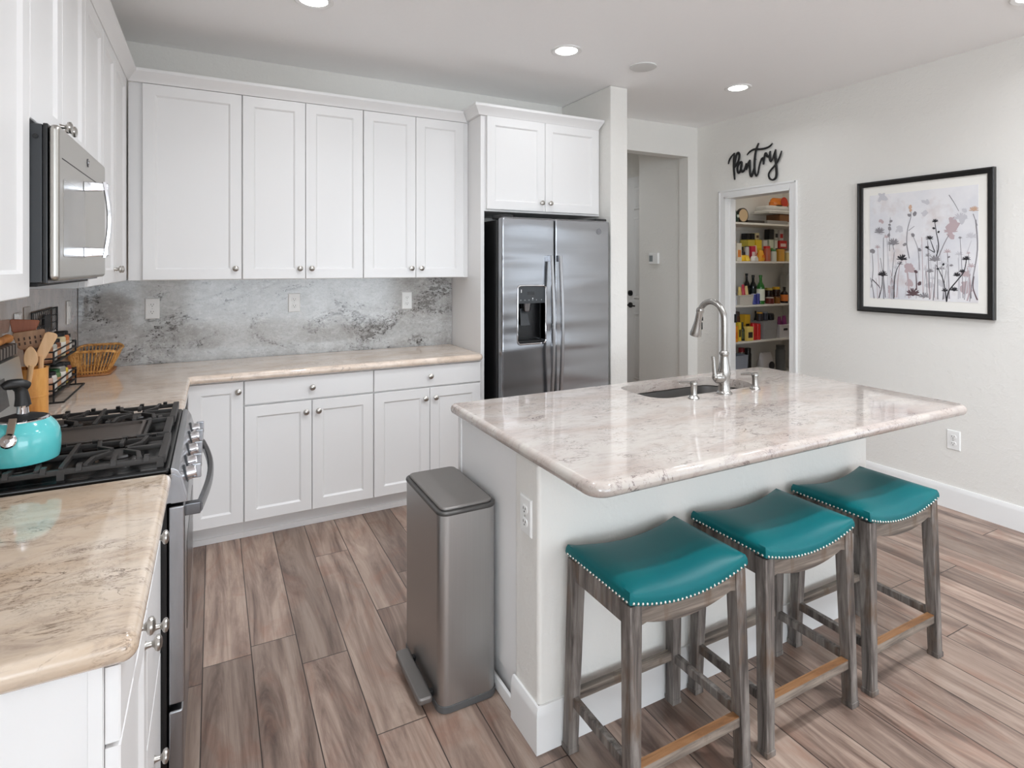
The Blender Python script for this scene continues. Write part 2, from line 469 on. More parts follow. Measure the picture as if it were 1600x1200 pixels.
def base_profile(h, t): return [(0, 0), (t, 0), (t, h-.028), (t-.003, h-.02), (t-.003, h-.012), (t-.008, h), (0, h)]
g = G()
g.rings([[Vector((3.987-o, y, z)) for o, z in base_profile(.137, .015)] for y in (.2, PY0-.057)]); struct('baseboard_right', g, mat_trim)
g = G()
g.rings([[Vector((3.987-o, y, z)) for o, z in base_profile(.137, .015)] for y in (PY1+.057, 3.907)])
g.rings([[Vector((x, 3.907-o, z)) for o, z in base_profile(.137, .015)] for x in (3.87, 3.987)])
struct('baseboard_hall', g, mat_trim)
g = G().rings([[Vector((x, 3.252-o, z)) for o, z in base_profile(.137, .015)] for x in (2.486, 2.64)]); struct('baseboard_middle', g, mat_trim)
# pantry door casing and jamb
def casing(o, t=.018):
    g = G(); w = .057
    for (y0, y1, z0, z1) in ((PY1, PY1+w, 0, PZ+w), (PY0-w, PY0, 0, PZ+w), (PY0, PY1, PZ, PZ+w)):
        g.box(3.987-t, 3.987, y0, y1, z0, z1, .004)
    for (y0, y1, z0, z1) in ((PY1+w-.014, PY1+w+.002, 0, PZ+w+.002), (PY0-w-.002, PY0-w+.014, 0, PZ+w+.002), (PY0-w, PY1+w, PZ+w-.014, PZ+w+.002)):
        g.box(3.987-t-.005, 3.987, y0, y1, z0, z1, .003)
    g.box(3.9695, 4.102, PY1-.012, PY1+.001, 0, PZ).box(3.9695, 4.102, PY0-.001, PY0+.004, 0, PZ).box(3.9695, 4.102, PY0, PY1, PZ-.012, PZ+.001)
    g.box(4.03, 4.045, PY1-.022, PY1-.012, 0, PZ)
    return g
struct('trim_pantry', casing(0), mat_trim)
g = G().box(4.084, 4.101, PY1-.0155, PY1-.0115, .975, 1.05).cyl((4.104, PY1-.018, .975), (4.104, PY1-.018, 1.05), .005); single('door_hinge', g, mat_blackm, 'small black door hinge on the pantry jamb behind the tap', 'hinge', (4.08, PY1-.013, 1.0))

# hall door, mostly hidden behind the hall wall
def hall_door():
    g = G().box(4.045, 4.095, 4.17, 4.99, .005, 2.44)
    for z0, z1 in ((.25, .97), (1.12, 2.0), (2.08, 2.33)):
        for y0, y1 in ((4.26, 4.54), (4.6, 4.88)):
            rg = [[Vector((x, a, b)) for a, b in rect(y0+i, y1-i, z0+i, z1-i)] for i, x in ((0, 4.0455), (.012, 4.036), (.03, 4.04), (.045, 4.032))]
            g.rings(rg)
    d = struct('door_1', g, mat_trim)
    k = G().cyl((4.045, 4.93, 1.05), (4.03, 4.93, 1.05), .03).cyl((4.03, 4.93, 1.05), (3.99, 4.93, 1.05), .01).tube([(3.992, 4.93, 1.05), (3.99, 4.87, 1.05), (3.995, 4.81, 1.047)], .008)
    struct('door_handle', k, mat_blackm, d)
    k = G().cyl((4.045, 4.93, 1.18), (4.025, 4.93, 1.18), .03).cyl((4.025, 4.93, 1.18), (4.01, 4.93, 1.18), .012)
    struct('deadbolt', k, mat_blackm, d)
hall_door()

# ---------------------------------------------------------------- cabinets
def knob_mesh(p, n):
    g = G(); p = Vector(p)
    g.lathe([(.009, 0), (.007, .003), (.0055, .012), (.008, .016), (.0145, .019), (.0165, .023), (.0155, .027), (.009, .0305), (.0005, .0315)], p, 16, tuple(n))
    return g
def shaker(O, U, N, w, h, t=.02, rail=.057, rec=.009, flat=False):
    g = G()
    def ring(i, c): return [O+U*a+Z*b+N*c for a, b in ((i, i), (w-i, i), (w-i, h-i), (i, h-i))]
    rg = [ring(0, -t), ring(0, -.0025), ring(.0025, 0)]
    if not flat: rg += [ring(rail, 0), ring(rail+.005, -rec*.55), ring(rail+.009, -rec)]
    g.rings(rg)
    return g
def cabinet(name, label, O, U, N, W, D, z0, z1, fronts, group, toe=False, extra=None):
    """O: floor point of the door-face plane at one end; fronts: (kind, a0, a1, z0, z1, knob a, knob z)"""
    O = Vector(O)
    t = thing(name, label, 'cabinet', O+U*(W/2)-N*(D/2)+Z*z0 if not toe else O+U*(W/2)-N*(D/2), group)
    P = lambda a, b, c: O+U*a+Z*b+N*c
    def bx(g, a0, a1, b0, b1, c0, c1):
        p, q = P(a0, b0, c0), P(a1, b1, c1)
        return g.box(min(p.x, q.x), max(p.x, q.x), min(p.y, q.y), max(p.y, q.y), min(p.z, q.z), max(p.z, q.z), .001, 1)
    g = bx(G(), 0, W, z0, z1, -D, -.021)
    if extra: extra(g)
    obj('body', g, mat_cabin, t)
    if toe: obj('toe_kick', bx(bx(G(), 0, W, 0, .115, -D+.05, -.085), 0, W, 0, .03, -.09, -.073), mat_cabin, t)
    for kind, a0, a1, b0, b1, ka, kb in fronts:
        d = obj(kind, shaker(P(a0, b0, 0), U, N, a1-a0, b1-b0, flat=(kind == 'drawer')), mat_cab, t)
        if ka is not None: obj('knob', knob_mesh(P(ka, kb, 0), N), mat_nickel, d)
    return t
UF, UB, UT = 3.558, 1.40, 2.44
def pair(w, z0, z1, up=True, s=.003):
    kz = z0+.06 if up else z1-.06
    return [('door', s, w/2-s/2, z0, z1, w/2-.033, kz), ('door', w/2+s/2, w-s, z0, z1, w/2+.033, kz)]
UD = .328
cabinet('wall_cabinet', 'wide single-door white wall cabinet in the corner above the wicker basket', (-.395, UF, 0), X, -Y, .539, UD, UB, UT+.012, [('door', .064, .536, UB+.002, UT, .505, UB+.062)], 'white wall cabinets on the back wall')
cabinet('wall_cabinet', 'two-door white wall cabinet in the middle of the back wall', (.144, UF, 0), X, -Y, .679, UD, UB, UT+.012, pair(.679, UB+.002, UT), 'white wall cabinets on the back wall')
cabinet('wall_cabinet', 'two-door white wall cabinet next to the refrigerator side panel', (.823, UF, 0), X, -Y, .710, UD, UB, UT+.012, pair(.675, UB+.002, UT), 'white wall cabinets on the back wall')
LU = -.395
cabinet('wall_cabinet', 'white wall cabinet nearest the viewer, left of the microwave', (LU, 1.06, 0), Y, X, .714, .265, UB, UT+.012, [('door', .003, .306, UB+.002, UT, .04, UB+.062), ('door', .309, .711, UB+.002, UT, .34, UB+.062)], 'white wall cabinets on the left wall')
cabinet('wall_cabinet', 'short two-door white cabinet directly above the microwave', (LU, 1.774, 0), Y, X, .676, .265, 1.835, UT+.012, [('door', .003, .334, 1.838, UT, .304, 1.882), ('door', .337, .673, 1.838, UT, .367, 1.882)], 'white wall cabinets on the left wall')
cabinet('wall_cabinet', 'narrow single-door white wall cabinet just past the microwave', (LU, 2.45, 0), Y, X, .372, .265, UB, UT+.012, [('door', .003, .369, UB+.002, UT, .037, UB+.062)], 'white wall cabinets on the left wall')
cabinet('wall_cabinet', 'two-door white wall cabinet at the far end of the left wall, in the corner', (LU, 2.822, 0), Y, X, .735, .265, UB, UT+.012, [('door', .003, .318, UB+.002, UT, .285, UB+.062), ('door', .321, .69, UB+.002, UT, .354, UB+.062)], 'white wall cabinets on the left wall')
# refrigerator surround
FF = 3.36
cabinet('wall_cabinet', 'two-door white cabinet above the stainless refrigerator', (1.561, FF, 0), X, -Y, .92, .525, 1.835, 2.462,
        [('door', .014, .452, 1.847, 2.455, .420, 1.905), ('door', .455, .900, 1.847, 2.455, .487, 1.905)], None)
g = G().box(1.535, 1.561, 3.375, 3.889, 0, 2.453, .001, 1); single('refrigerator_side_panel', g, mat_cabin, 'tall white side panel between the back counter and the refrigerator', 'panel', (1.548, 3.63, 0))
CR = [(.0, 2.442), (.023, 2.442), (.027, 2.452), (.04, 2.468), (.058, 2.487), (.062, 2.490), (.062, 2.506), (0, 2.506)]
g = G().rings([[Vector((LU-.021+o, 1.06, z)) for o, z in CR], [Vector((LU-.021+o, UF+.021-o, z)) for o, z in CR], [Vector((1.537-o, UF+.021-o, z)) for o, z in CR]])
cm = thing('crown_molding', 'white crown molding running along the tops of all wall cabinets', 'molding', (0, 3.55, 2.45))
obj('molding_run', g, mat_cab, cm)
g2 = G().rings([[Vector((1.534-o+.004, 3.62, z+.013)) for o, z in CR], [Vector((1.534-o+.004, FF+.021-o, z+.013)) for o, z in CR], [Vector((2.452+o*.5, FF+.021-o, z+.013)) for o, z in CR], [Vector((2.452+o*.5, 3.62, z+.013)) for o, z in CR]])
obj('molding_run', g2, mat_cab, cm)

BF = 3.354
gb = 'white base cabinets under the back counter'
cabinet('base_cabinet', 'narrow white base cabinet with one full-height door beside the range', (-.122, BF, 0), X, -Y, .266, .53, .11, .871, [('door', .006, .263, .113, .862, .238, .812)], gb, True)
def bank(w): return [('drawer', .003, w-.003, .735, .862, w/2, .80)] + pair(w, .113, .726, False)
cabinet('base_cabinet', 'middle white base cabinet with a wide drawer over two doors', (.144, BF, 0), X, -Y, .692, .53, .11, .871, bank(.692), gb, True)
cabinet('base_cabinet', 'white base cabinet beside the refrigerator panel, partly hidden by the trash can', (.836, BF, 0), X, -Y, .698, .53, .11, .871, bank(.694), gb, True)
LF = -.127
gl = 'white base cabinets under the near left counter'
def endpanel(g):
    g.rings([[Vector((x, 1.06-c, z)) for x, z in ((-.655+i, .11+i), (-.149-i*.3, .11+i), (-.149-i*.3, .871), (-.655+i, .871))] for i, c in ((0, .0005), (0, .006), (.06, .006), (.064, .0008))], cap0=False)
cabinet('base_cabinet', 'white base cabinet at the near end of the left counter, drawer over door', (LF, 1.06, 0), Y, X, .40, .55, .11, .871,
        [('drawer', .003, .397, .745, .862, .2, .805), ('door', .003, .397, .113, .738, .36, .68)], gl, True, endpanel)
cabinet('base_cabinet', 'white three-drawer base cabinet right beside the range', (LF, 1.46, 0), Y, X, .362, .55, .11, .871,
        [('drawer', .003, .359, .745, .862, .17, .815), ('drawer', .003, .359, .435, .738, .17, .60), ('drawer', .003, .359, .113, .428, .17, .28)], gl, True)
cabinet('base_cabinet', 'white base cabinet beyond the range in the left corner, mostly hidden by the range', (LF, 2.575, 0), Y, X, .76, .55, .11, .871, [('door', .003, .44, .113, .862, None, None)], gl, True)

# ---------------------------------------------------------------- counters and splashback
CZ0, CZ1 = .872, .914
L = [(-.678, 2.572), (-.102, 2.572), (-.102, 3.315), (1.533, 3.315), (1.533, 3.872), (-.678, 3.872)]
g = G().slab(rounded(L, [0, .024, .02, .03, 0, 0]), CZ0, CZ1, .0195, 5)
single('back_countertop', g, mat_granite_back, 'L-shaped brown-beige granite countertop along the back wall and into the left corner', 'countertop', (.4, 3.6, CZ0))
g = G().slab(rounded([(-.678, 1.035), (-.102, 1.035), (-.102, 1.824), (-.678, 1.824)], [0, .022, .022, 0]), CZ0, CZ1, .0195, 5)
single('left_countertop', g, mat_granite_left, 'tan granite countertop in the near left foreground in front of the range', 'countertop', (-.4, 1.43, CZ0))
g = G().box(-.657, 1.533, 3.872, 3.889, CZ0, 1.402, .002); single('back_splashback', g, mat_splash, 'grey speckled granite splashback slab on the back wall', 'splashback', (.4, 3.88, CZ0))
g = G().box(-.679, -.658, 1.06, 3.872, CZ1+.001, 1.402, .002); single('left_splashback', g, mat_splash_left, 'brownish granite splashback slab on the left wall behind the range', 'splashback', (-.667, 2.4, CZ1))

# ---------------------------------------------------------------- outlets and switches
def outlet(c, U, N, label, w=.072, h=.118, kind='duplex'):
    c = Vector(c); t = thing('wall_outlet' if kind != 'blank' else 'wall_plate', label, 'outlet' if kind == 'duplex' else 'wall plate', c)
    O = c-U*(w/2)-Z*(h/2)
    g = G(); rg = [[O+U*a+Z*b+N*d for a, b in ((i, i), (w-i, i), (w-i, h-i), (i, h-i))] for i, d in ((0, .0003), (0, .003), (.004, .0065))]
    g.rings(rg); obj('cover_plate', g, mat_plate, t)
    if kind == 'duplex':
        for s in (-1, 1):
            q = c+Z*(s*.0205)
            ring = lambda r, d: [q+U*(r*math.cos(a)*1.0)+Z*(max(-.0125, min(.0125, r*math.sin(a))))+N*d for a in [2*math.pi*k/20 for k in range(20)]]
            f = obj('receptacle', G().rings([ring(.0165, .006), ring(.0165, .0085), ring(.0155, .0092)]), mat_plate, t)
            gs = G()
            for du, hh in ((-.0062, .0085), (.0062, .007)):
                a = q+U*du+Z*.003
                gs.bar(a-Z*hh/2+N*.0094, a+Z*hh/2+N*.0094, .0022, .0012, N)
            gs.cyl(q-Z*.007+N*.0088, q-Z*.007+N*.0100, .0026, seg=10)
            obj('slots', gs, mat_slot, f)
        obj('screw', G().cyl(c+N*.006, c+N*.0082, .0032, seg=12), mat_nickel, t)
    elif kind == 'rocker':
        obj('rocker', G().hexa([c-U*.0165-Z*.033+N*.006, c+U*.0165-Z*.033+N*.006, c+U*.0165+Z*.033+N*.006, c-U*.0165+Z*.033+N*.006], [c-U*.0155-Z*.032+N*.0085, c+U*.0155-Z*.032+N*.0085, c+U*.0155+Z*.032+N*.0105, c-U*.0155+Z*.032+N*.0105]), mat_plate, t)
    return t
BS = 3.872
outlet((-.311, BS, 1.232), X, -Y, 'white duplex outlet on the grey splashback above the wicker basket, leftmost of three')
outlet((.457, BS, 1.243), X, -Y, 'white duplex outlet on the grey splashback under the middle wall cabinet')
outlet((1.196, BS, 1.236), X, -Y, 'white duplex outlet on the grey splashback next to the refrigerator panel')
outlet((3.987, 1.832, .419), -Y, -X, 'white duplex outlet low on the right wall above the baseboard')
outlet((-.657, 3.63, 1.24), Y, X, 'white switch plate on the left splashback beside the corner', kind='rocker')
outlet((-.657, 2.775, 1.262), Y, X, 'small white switch plate on the left splashback behind the wooden utensils', .072, .075, kind='rocker')
g = G().box(-.657, -.6545, 2.865, 2.95, 1.2, 1.315, .001); single('steel_wall_plate', g, plain('plate_grey', (186, 177, 170), .4, metal=.6), 'grey metal plate on the left splashback just left of the spice rack', 'wall plate', (-.656, 2.9, 1.25))

# ---------------------------------------------------------------- kitchen island
IX0, IX1, IY0, IY1 = .858, 2.732, 1.19, 2.205
isl = thing('kitchen_island', 'long island base with white cabinet end and grey painted stool-side wall', 'island', (1.7, 1.8, 0))
obj('cabinet_body', G().box(.885, 1.62, 1.66, 2.15, .1, .872, .002).box(2.36, 2.55, 1.66, 2.15, .1, .872, .002).box(1.61, 2.37, 1.66, 2.15, .1, .64).box(1.61, 2.37, 2.142, 2.15, .63, .871).box(.90, 2.53, 1.66, 2.08, 0, .1), mat_cabin, isl)
obj('pony_wall', G().box(.878, 2.554, 1.505, 1.66, 0, .872, .014, 3), mat_wall, isl)
bp = base_profile(.137, .015)
obj('baseboard', G().rings([[Vector((.878-o, 1.66, z)) for o, z in bp], [Vector((.878-o, 1.505-o, z)) for o, z in bp], [Vector((2.554+o, 1.505-o, z)) for o, z in bp], [Vector((2.554+o, 1.66, z)) for o, z in bp]]), mat_trim, isl)
obj('shoe_trim', G().box(.873, .885, 1.661, 2.15, 0, .045, .004), mat_trim, isl)
obj('end_panel_trim', G().box(.879, .886, 2.125, 2.152, .1, .872, .001), mat_cabin, isl)
outlet((.878, 1.578, .69), -Y, -X, 'white duplex outlet on the island end wall above the trash can')
sink_poly = rounded([(1.655, 1.845), (2.0, 1.845), (2.30, 1.845), (2.30, 2.0), (2.22, 2.125), (1.655, 2.125)], [.09, 0, .11, .08, .06, .06], 8)
g = G().slab(rounded(rect(IX0, IX1, IY0, IY1), [.06, .05, .07, .03], 8), CZ0, CZ1, .0205, 6, sink_poly)
single('island_countertop', g, mat_granite_island, 'large pale granite island countertop with a bullnose edge and sink cutout', 'countertop', (1.8, 1.7, CZ0))
sk = thing('kitchen_sink', 'undermount stainless steel sink set into the island countertop', 'sink', (1.97, 1.98, .66))
g = G(); zs = [(.868, -.012), (.868, .004), (.80, .008), (.70, .016), (.685, .03), (.68, .055)]
g.rings([[Vector((p[0], p[1], z)) for p in inset(sink_poly, o)] for z, o in zs], cap0=False)
g.rings([[Vector((p[0], p[1], z)) for p in inset(sink_poly, o)] for z, o in [(.868, -.012), (.66, 0), (.66, .05)]], cap0=False)
obj('basin', g, brushed('sink_steel', (168, 166, 164), .36, 'x'), sk)
obj('drain', G().lathe([(.045, .6805), (.045, .683), (.03, .6815), (.001, .6812)], (1.97, 1.98, 0), 20), mat_chrome, sk)
# tap
fx, fy = 1.998, 1.80
mat_tap = plain('tap_nickel', (164, 161, 157), .24, metal=1.0)
fa = thing('kitchen_faucet', 'tall brushed nickel gooseneck kitchen faucet on the island', 'faucet', (fx, fy, CZ1))
g = G().lathe([(.034, 0), (.034, .005), (.029, .010), (.025, .016), (.024, .05), (.025, .075), (.027, .092), (.024, .115), (.018, .145), (.0165, .165), (.0175, .17), (.021, .174), (.021, .181), (.0165, .186), (.015, .19)], (fx, fy, CZ1), 28)
obj('faucet_body', g, mat_tap, fa)
arc = [(fx, fy, CZ1+.18), (fx, fy, CZ1+.30)] + [(fx, fy+.074-.074*math.cos(a), CZ1+.322+.080*math.sin(a)) for a in [math.pi*k/14 for k in range(1, 13)]]
e = Vector(arc[-1]); d_ = (Vector(arc[-1])-Vector(arc[-2])).normalized()
obj('gooseneck', G().tube(arc, .0132, 16, smooth=3), mat_tap, fa)
hd = (d_*.6+Vector((0, .0, -1))*.7).normalized()
h_ = obj('spray_head', G().lathe([(.0145, -.012), (.0175, -.004), (.0175, .006), (.0155, .012), (.0165, .05), (.0235, .098), (.026, .110), (.026, .122), (.020, .124)], e, 22, tuple(hd)), mat_tap, fa)
s_ = Vector((.75, -.62, 0)); s_ = (s_-hd*s_.dot(hd)).normalized()
for a, b in ((.028, .046), (.054, .088)):
    q0 = e+hd*a+s_*(.0135+.06*(a-.03)); q1 = e+hd*b+s_*(.0145+.12*(b-.03))
    obj('spray_button', G().bar(q0, q1, .013, .010, s_, .003), mat_blackm, h_)
g = G().lathe([(.022, 0), (.026, .012), (.026, .03), (.02, .04), (.016, .046)], (fx-.012, fy, CZ1+.072), 20, (-1, 0, .12))
lv = obj('lever', g.tube([(fx-.055, fy, CZ1+.078), (fx-.06, fy, CZ1+.10), (fx-.062, fy+.002, CZ1+.145), (fx-.064, fy+.004, CZ1+.168)], [.012, .009, .0075, .0085], 12).ball((fx-.055, fy, CZ1+.078), .014), mat_tap, fa)
ds = thing('soap_dispenser', 'short nickel soap pump left of the faucet', 'soap dispenser', (1.806, 1.79, CZ1), 'nickel soap dispensers on the island')
obj('pump_body', G().lathe([(.023, 0), (.023, .005), (.016, .014), (.0135, .02), (.0135, .055), (.0155, .06), (.0155, .068), (.012, .074), (.003, .076)], (1.806, 1.79, CZ1), 20), mat_tap, ds)
obj('nozzle', G().tube([(1.806, 1.79, CZ1+.066), (1.79, 1.815, CZ1+.068), (1.772, 1.842, CZ1+.062)], [.006, .0055, .005], 10), mat_tap, ds)
dup(ds, (2.196, 1.80, CZ1), 'short nickel soap pump right of the faucet')

# ---------------------------------------------------------------- refrigerator
fr = thing('refrigerator', 'stainless steel side-by-side refrigerator with ice and water dispenser', 'refrigerator', (2.018, 3.53, 0))
fx0, fx1, fg, fyf, fyb, fz0, fz1 = 1.603, 2.437, 1.992, 3.20, 3.262, .09, 1.787
obj('cabinet_shell', G().box(fx0+.004, fx1-.004, 3.272, 3.86, .02, 1.772, .004), mat_black, fr)
obj('toe_grille', G().box(fx0+.01, fx1-.01, 3.235, 3.272, .015, .085, .003), mat_blackm, fr)
RX = Matrix.Rotation(R(90), 4, 'X')          # slab xy -> xz, thickness towards -y
DX0, DX1, DZ0, DZ1 = 1.712, 1.922, .975, 1.352
hole = rounded(rect(DX0, DX1, DZ0, DZ1), .022, 5)
g = G().slab(rounded(rect(fx0, fg-.003, fz0, fz1), .016, 4), -fyb, -fyf, .012, 4, hole, RX)
fd = obj('freezer_door', g, mat_fridge, fr)
g = G().slab(rounded(rect(fg+.003, fx1, fz0, fz1), .016, 4), -fyb, -fyf, .012, 4, None, RX)
rd = obj('refrigerator_door', g, mat_fridge, fr)
def ring_tube(poly, y, r): return G().tube([(a, y, b) for a, b in poly], r, 8, True)
dp = obj('dispenser', G().box(DX0-.003, DX1+.003, 3.285, 3.29, DZ0, DZ1).box(DX0-.004, DX0, 3.206, 3.289, DZ0, DZ1).box(DX1, DX1+.004, 3.206, 3.289, DZ0, DZ1).box(DX0, DX1, 3.206, 3.289, DZ0-.004, DZ0+.012), mat_black, fr)
obj('dispenser_frame', ring_tube(rounded(rect(DX0+.001, DX1-.001, DZ0+.001, DZ1-.001), .022, 6), fyf-.001, .0055), mat_chrome, dp)
obj('control_panel', G().slab(rounded(rect(DX0+.006, DX1-.006, 1.236, DZ1-.005), [.005, .005, .018, .018], 5), -3.25, -3.198, .003, 2, None, RX), mat_darkgrey, dp)
obj('display', G().box(1.785, 1.835, 3.1965, 3.199, 1.292, 1.312), mat_black, dp)
for k, x in enumerate((1.735, 1.765, 1.795, 1.822, 1.85, 1.888)):
    obj('panel_button', G().cyl((x, 3.199, 1.258), (x, 3.1965, 1.258), .0045, seg=10), plain('button_grey_%d' % k, (118, 122, 124), .4), dp)
obj('panel_icon', G().box(1.736, 1.741, 3.1965, 3.199, 1.306, 1.326).box(1.82, 1.825, 3.1965, 3.199, 1.264, 1.272), mat_plate, dp)
obj('water_paddle', G().hexa([(1.755, 3.235, 1.09), (1.825, 3.235, 1.09), (1.825, 3.243, 1.09), (1.755, 3.243, 1.09)], [(1.765, 3.262, 1.20), (1.815, 3.262, 1.20), (1.815, 3.272, 1.20), (1.765, 3.272, 1.20)], .003), mat_darkgrey, dp)
obj('ice_chute', G().lathe([(.036, 0), (.026, -.05), (.022, -.055)], (1.80, 3.245, 1.237), 16), mat_steel, dp)
obj('drip_tray', G().box(DX0+.01, DX1-.01, 3.206, 3.28, DZ0+.012, DZ0+.02, .002), mat_blackm, dp)
def fridge_handle(x, door):
    pts = []
    for k in range(13):
        u = k/12; z = .56+u*.985
        pts.append((x, fyf-.034-.028*math.sin(math.pi*u), z))
    g = G(); rg = []
    for p in pts:
        w, d = .0125, .009
        rg.append([Vector((p[0]+a*w, p[1]+b*d, p[2])) for a, b in ((-1, .6), (-.75, 1), (.75, 1), (1, .6), (1, -.4), (.6, -1), (-.6, -1), (-1, -.4))])
    g.rings(rg)
    for z in (.575, 1.525): g.box(x-.0115, x+.0115, fyf-.040, fyf+.002, z-.02, z+.02, .003)
    obj('handle', g, mat_steel, door)
fridge_handle(1.945, fd); fridge_handle(2.012, rd)
g = G().cyl((2.345, fyf+.001, 1.712), (2.345, fyf-.002, 1.712), .021, seg=28)
bd = obj('badge', g, plain('badge_grey', (140, 141, 145), .3, metal=.9), rd)
g = G().tube([(2.345+.0165*math.cos(a), fyf-.0022, 1.712+.0165*math.sin(a)) for a in [2*math.pi*k/24 for k in range(24)]], .0011, 6, True)
g.tube([(2.343, fyf-.0022, 1.718), (2.337, fyf-.0022, 1.716), (2.336, fyf-.0022, 1.708), (2.342, fyf-.0022, 1.706), (2.344, fyf-.0022, 1.711), (2.340, fyf-.0022, 1.711)], .0012, 6)
g.tube([(2.353, fyf-.0022, 1.718), (2.348, fyf-.0022, 1.717), (2.351, fyf-.0022, 1.712), (2.347, fyf-.0022, 1.709), (2.352, fyf-.0022, 1.706)], .0012, 6)
obj('badge_emblem', g, plain('emblem_dark', (84, 85, 90), .3, metal=.8), bd)
for x in (fx0+.05, fx1-.05): obj('hinge_cap', G().box(x-.045, x+.045, 3.225, 3.36, 1.778, 1.803, .006), mat_blackm, fr)

# ---------------------------------------------------------------- microwave
mw = thing('microwave', 'stainless over-the-range microwave under the short left wall cabinet', 'microwave', (-.5, 2.11, 1.44))
MX, my0, my1, mz0, mz1 = -.338, 1.772, 2.455, 1.44, 1.829
obj('case', G().box(-.655, -.372, my0+.004, my1-.004, mz0-.004, mz1-.002, .003), mat_darkgrey, mw)
obj('vent_grille', G().box(-.60, -.385, my0+.02, my1-.02, mz0-.014, mz0-.004, .002), mat_blackm, mw)
obj('side_trim', G().box(-.371, -.361, my0+.002, my1-.002, mz0-.006, mz1, .002), mat_black, mw)
obj('side_screw', G().cyl((-.385, my0+.005, 1.795), (-.385, my0-.001, 1.795), .006, seg=12), mat_black, mw)
RZ = Matrix(((0, 0, 1, 0), (1, 0, 0, 0), (0, 1, 0, 0), (0, 0, 0, 1)))   # slab (x,y,z) -> (y,z,x): thickness along x
md = obj('microwave_door', G().slab(rounded(rect(my0, my1, mz0, mz1), .014, 4), -.360, MX, .010, 4, None, RZ), brushed('microwave_steel', (186, 183, 177), .33, 'y'), mw)
obj('window', G().slab(rounded(rect(1.815, 2.09, 1.50, 1.70), .01, 4), MX-.001, MX+.0008, .0006, 1, None, RZ), plain('microwave_glass', (150, 147, 142), .22, metal=.6), md)
obj('seam', G().box(MX-.0006, MX+.0006, my0+.03, 2.33, 1.7475, 1.750), mat_blackm, md)
hy = 2.085
g = G()
for z in (1.518, 1.712): g.hexa([(MX, hy-.017, z-.015), (MX, hy+.017, z-.015), (MX, hy+.017, z+.015), (MX, hy-.017, z+.015)], [(MX+.06, hy-.014, z-.010), (MX+.06, hy+.014, z-.010), (MX+.06, hy+.014, z+.012), (MX+.06, hy-.014, z+.012)], .003)
rg = []
for k in range(11):
    u = k/10; z = 1.503+u*.224; x = MX+.050+.012*math.sin(math.pi*u)
    rg.append([Vector((x+a*.006, hy+b*.017, z)) for a, b in ((-1, -.8), (-1, .8), (-.4, 1), (.7, .9), (1, .4), (1, -.4), (.7, -.9), (-.4, -1))])
g.rings(rg)
obj('handle', g, mat_chrome, md)
bm_ = obj('badge', G().lathe([(.013, 0), (.013, .0015), (.011, .002)], (MX, 2.135, 1.79), 20, 'x'), mat_darkgrey, md)
obj('badge_emblem', G().tube([(MX+.0022, 2.135+.009*math.cos(a), 1.79+.009*math.sin(a)) for a in [2*math.pi*k/18 for k in range(18)]], .0009, 6, True).tube([(MX+.0022, 2.131, 1.793), (MX+.0022, 2.129, 1.789), (MX+.0022, 2.133, 1.787)], .0009, 6).tube([(MX+.0022, 2.141, 1.793), (MX+.0022, 2.138, 1.79), (MX+.0022, 2.141, 1.787)], .0009, 6), mat_chrome, bm_)

# ---------------------------------------------------------------- gas range
rn = thing('gas_range', 'stainless five-burner gas range set between the two left counters', 'range', (-.36, 2.198, 0))
ry0, ry1 = 1.832, 2.564
obj('body', G().box(-.645, -.113, ry0, ry1, .03, .905, .002).box(-.62, -.14, ry0+.03, ry1-.03, 0, .03), mat_black, rn)
obj('cooktop', G().slab(rounded(rect(-.60, -.105, ry0-.006, ry1+.006), .012, 3), .905, .922, .007, 3).box(-.585, -.122, ry0+.02, ry1-.02, .921, .9225), mat_black, rn)
# rounded steel front with the control panel
pf = [(-.1045, .921), (-.097, .920), (-.086, .912), (-.077, .895), (-.064, .845), (-.064, .822), (-.104, .822), (-.1045, .83)]
obj('control_panel', G().prism([(a, b) for a, b in pf], ry0-.004, ry1+.004, 'y', .002), mat_steel, rn)
for s, yy in ((0, ry0-.0065), (1, ry1+.0045)): obj('end_cap', G().prism([(-.121, .826), (-.066, .826), (-.082, .892), (-.098, .904), (-.121, .904)], yy, yy+.002, 'y'), mat_steel, rn)
od = obj('oven_door', G().box(-.111, -.070, ry0+.002, ry1-.002, .262, .812, .006, 3), mat_steel, rn)
obj('oven_window', G().box(-.0708, -.0688, ry0+.12, ry1-.12, .40, .66, .0008, 1), mat_black, od)
g = G(); rg = []
for k in range(17):
    u = k/16; y = ry0+.035+u*(ry1-ry0-.07); x = -.036+.028*math.sin(math.pi*u)
    rg.append([Vector((x+a*.009, y, .787+b*.014)) for a, b in ((-1, -.7), (-.6, -1), (.6, -1), (1, -.6), (1, .6), (.6, 1), (-.6, 1), (-1, .7))])
g.rings(rg)
for y in (ry0+.042, ry1-.042): g.box(-.073, -.032, y-.014, y+.014, .770, .803, .003)
obj('handle', g, plain('handle_steel', (120, 121, 124), .25, metal=1.0), od)
obj('storage_drawer', G().box(-.111, -.074, ry0+.002, ry1-.002, .045, .245, .006, 3), mat_steel, rn)
kn = Vector((.985, 0, .17)).normalized()
for y in (1.915, 2.015, 2.15, 2.305, 2.42):
    p = Vector((-.073, y, .873))
    kb = obj('control_knob', G().lathe([(.0195, .004), (.0195, .026), (.017, .030), (.002, .031)], p, 22, tuple(kn)), mat_chrome, rn)
    obj('knob_bezel', G().lathe([(.026, -.004), (.026, .004), (.021, .006)], p, 22, tuple(kn)), mat_darkgrey, kb)
    obj('knob_grip', G().bar(p+kn*.030-Z*.021, p+kn*.030+Z*.021, .010, .024, kn, .003), mat_steel, kb)
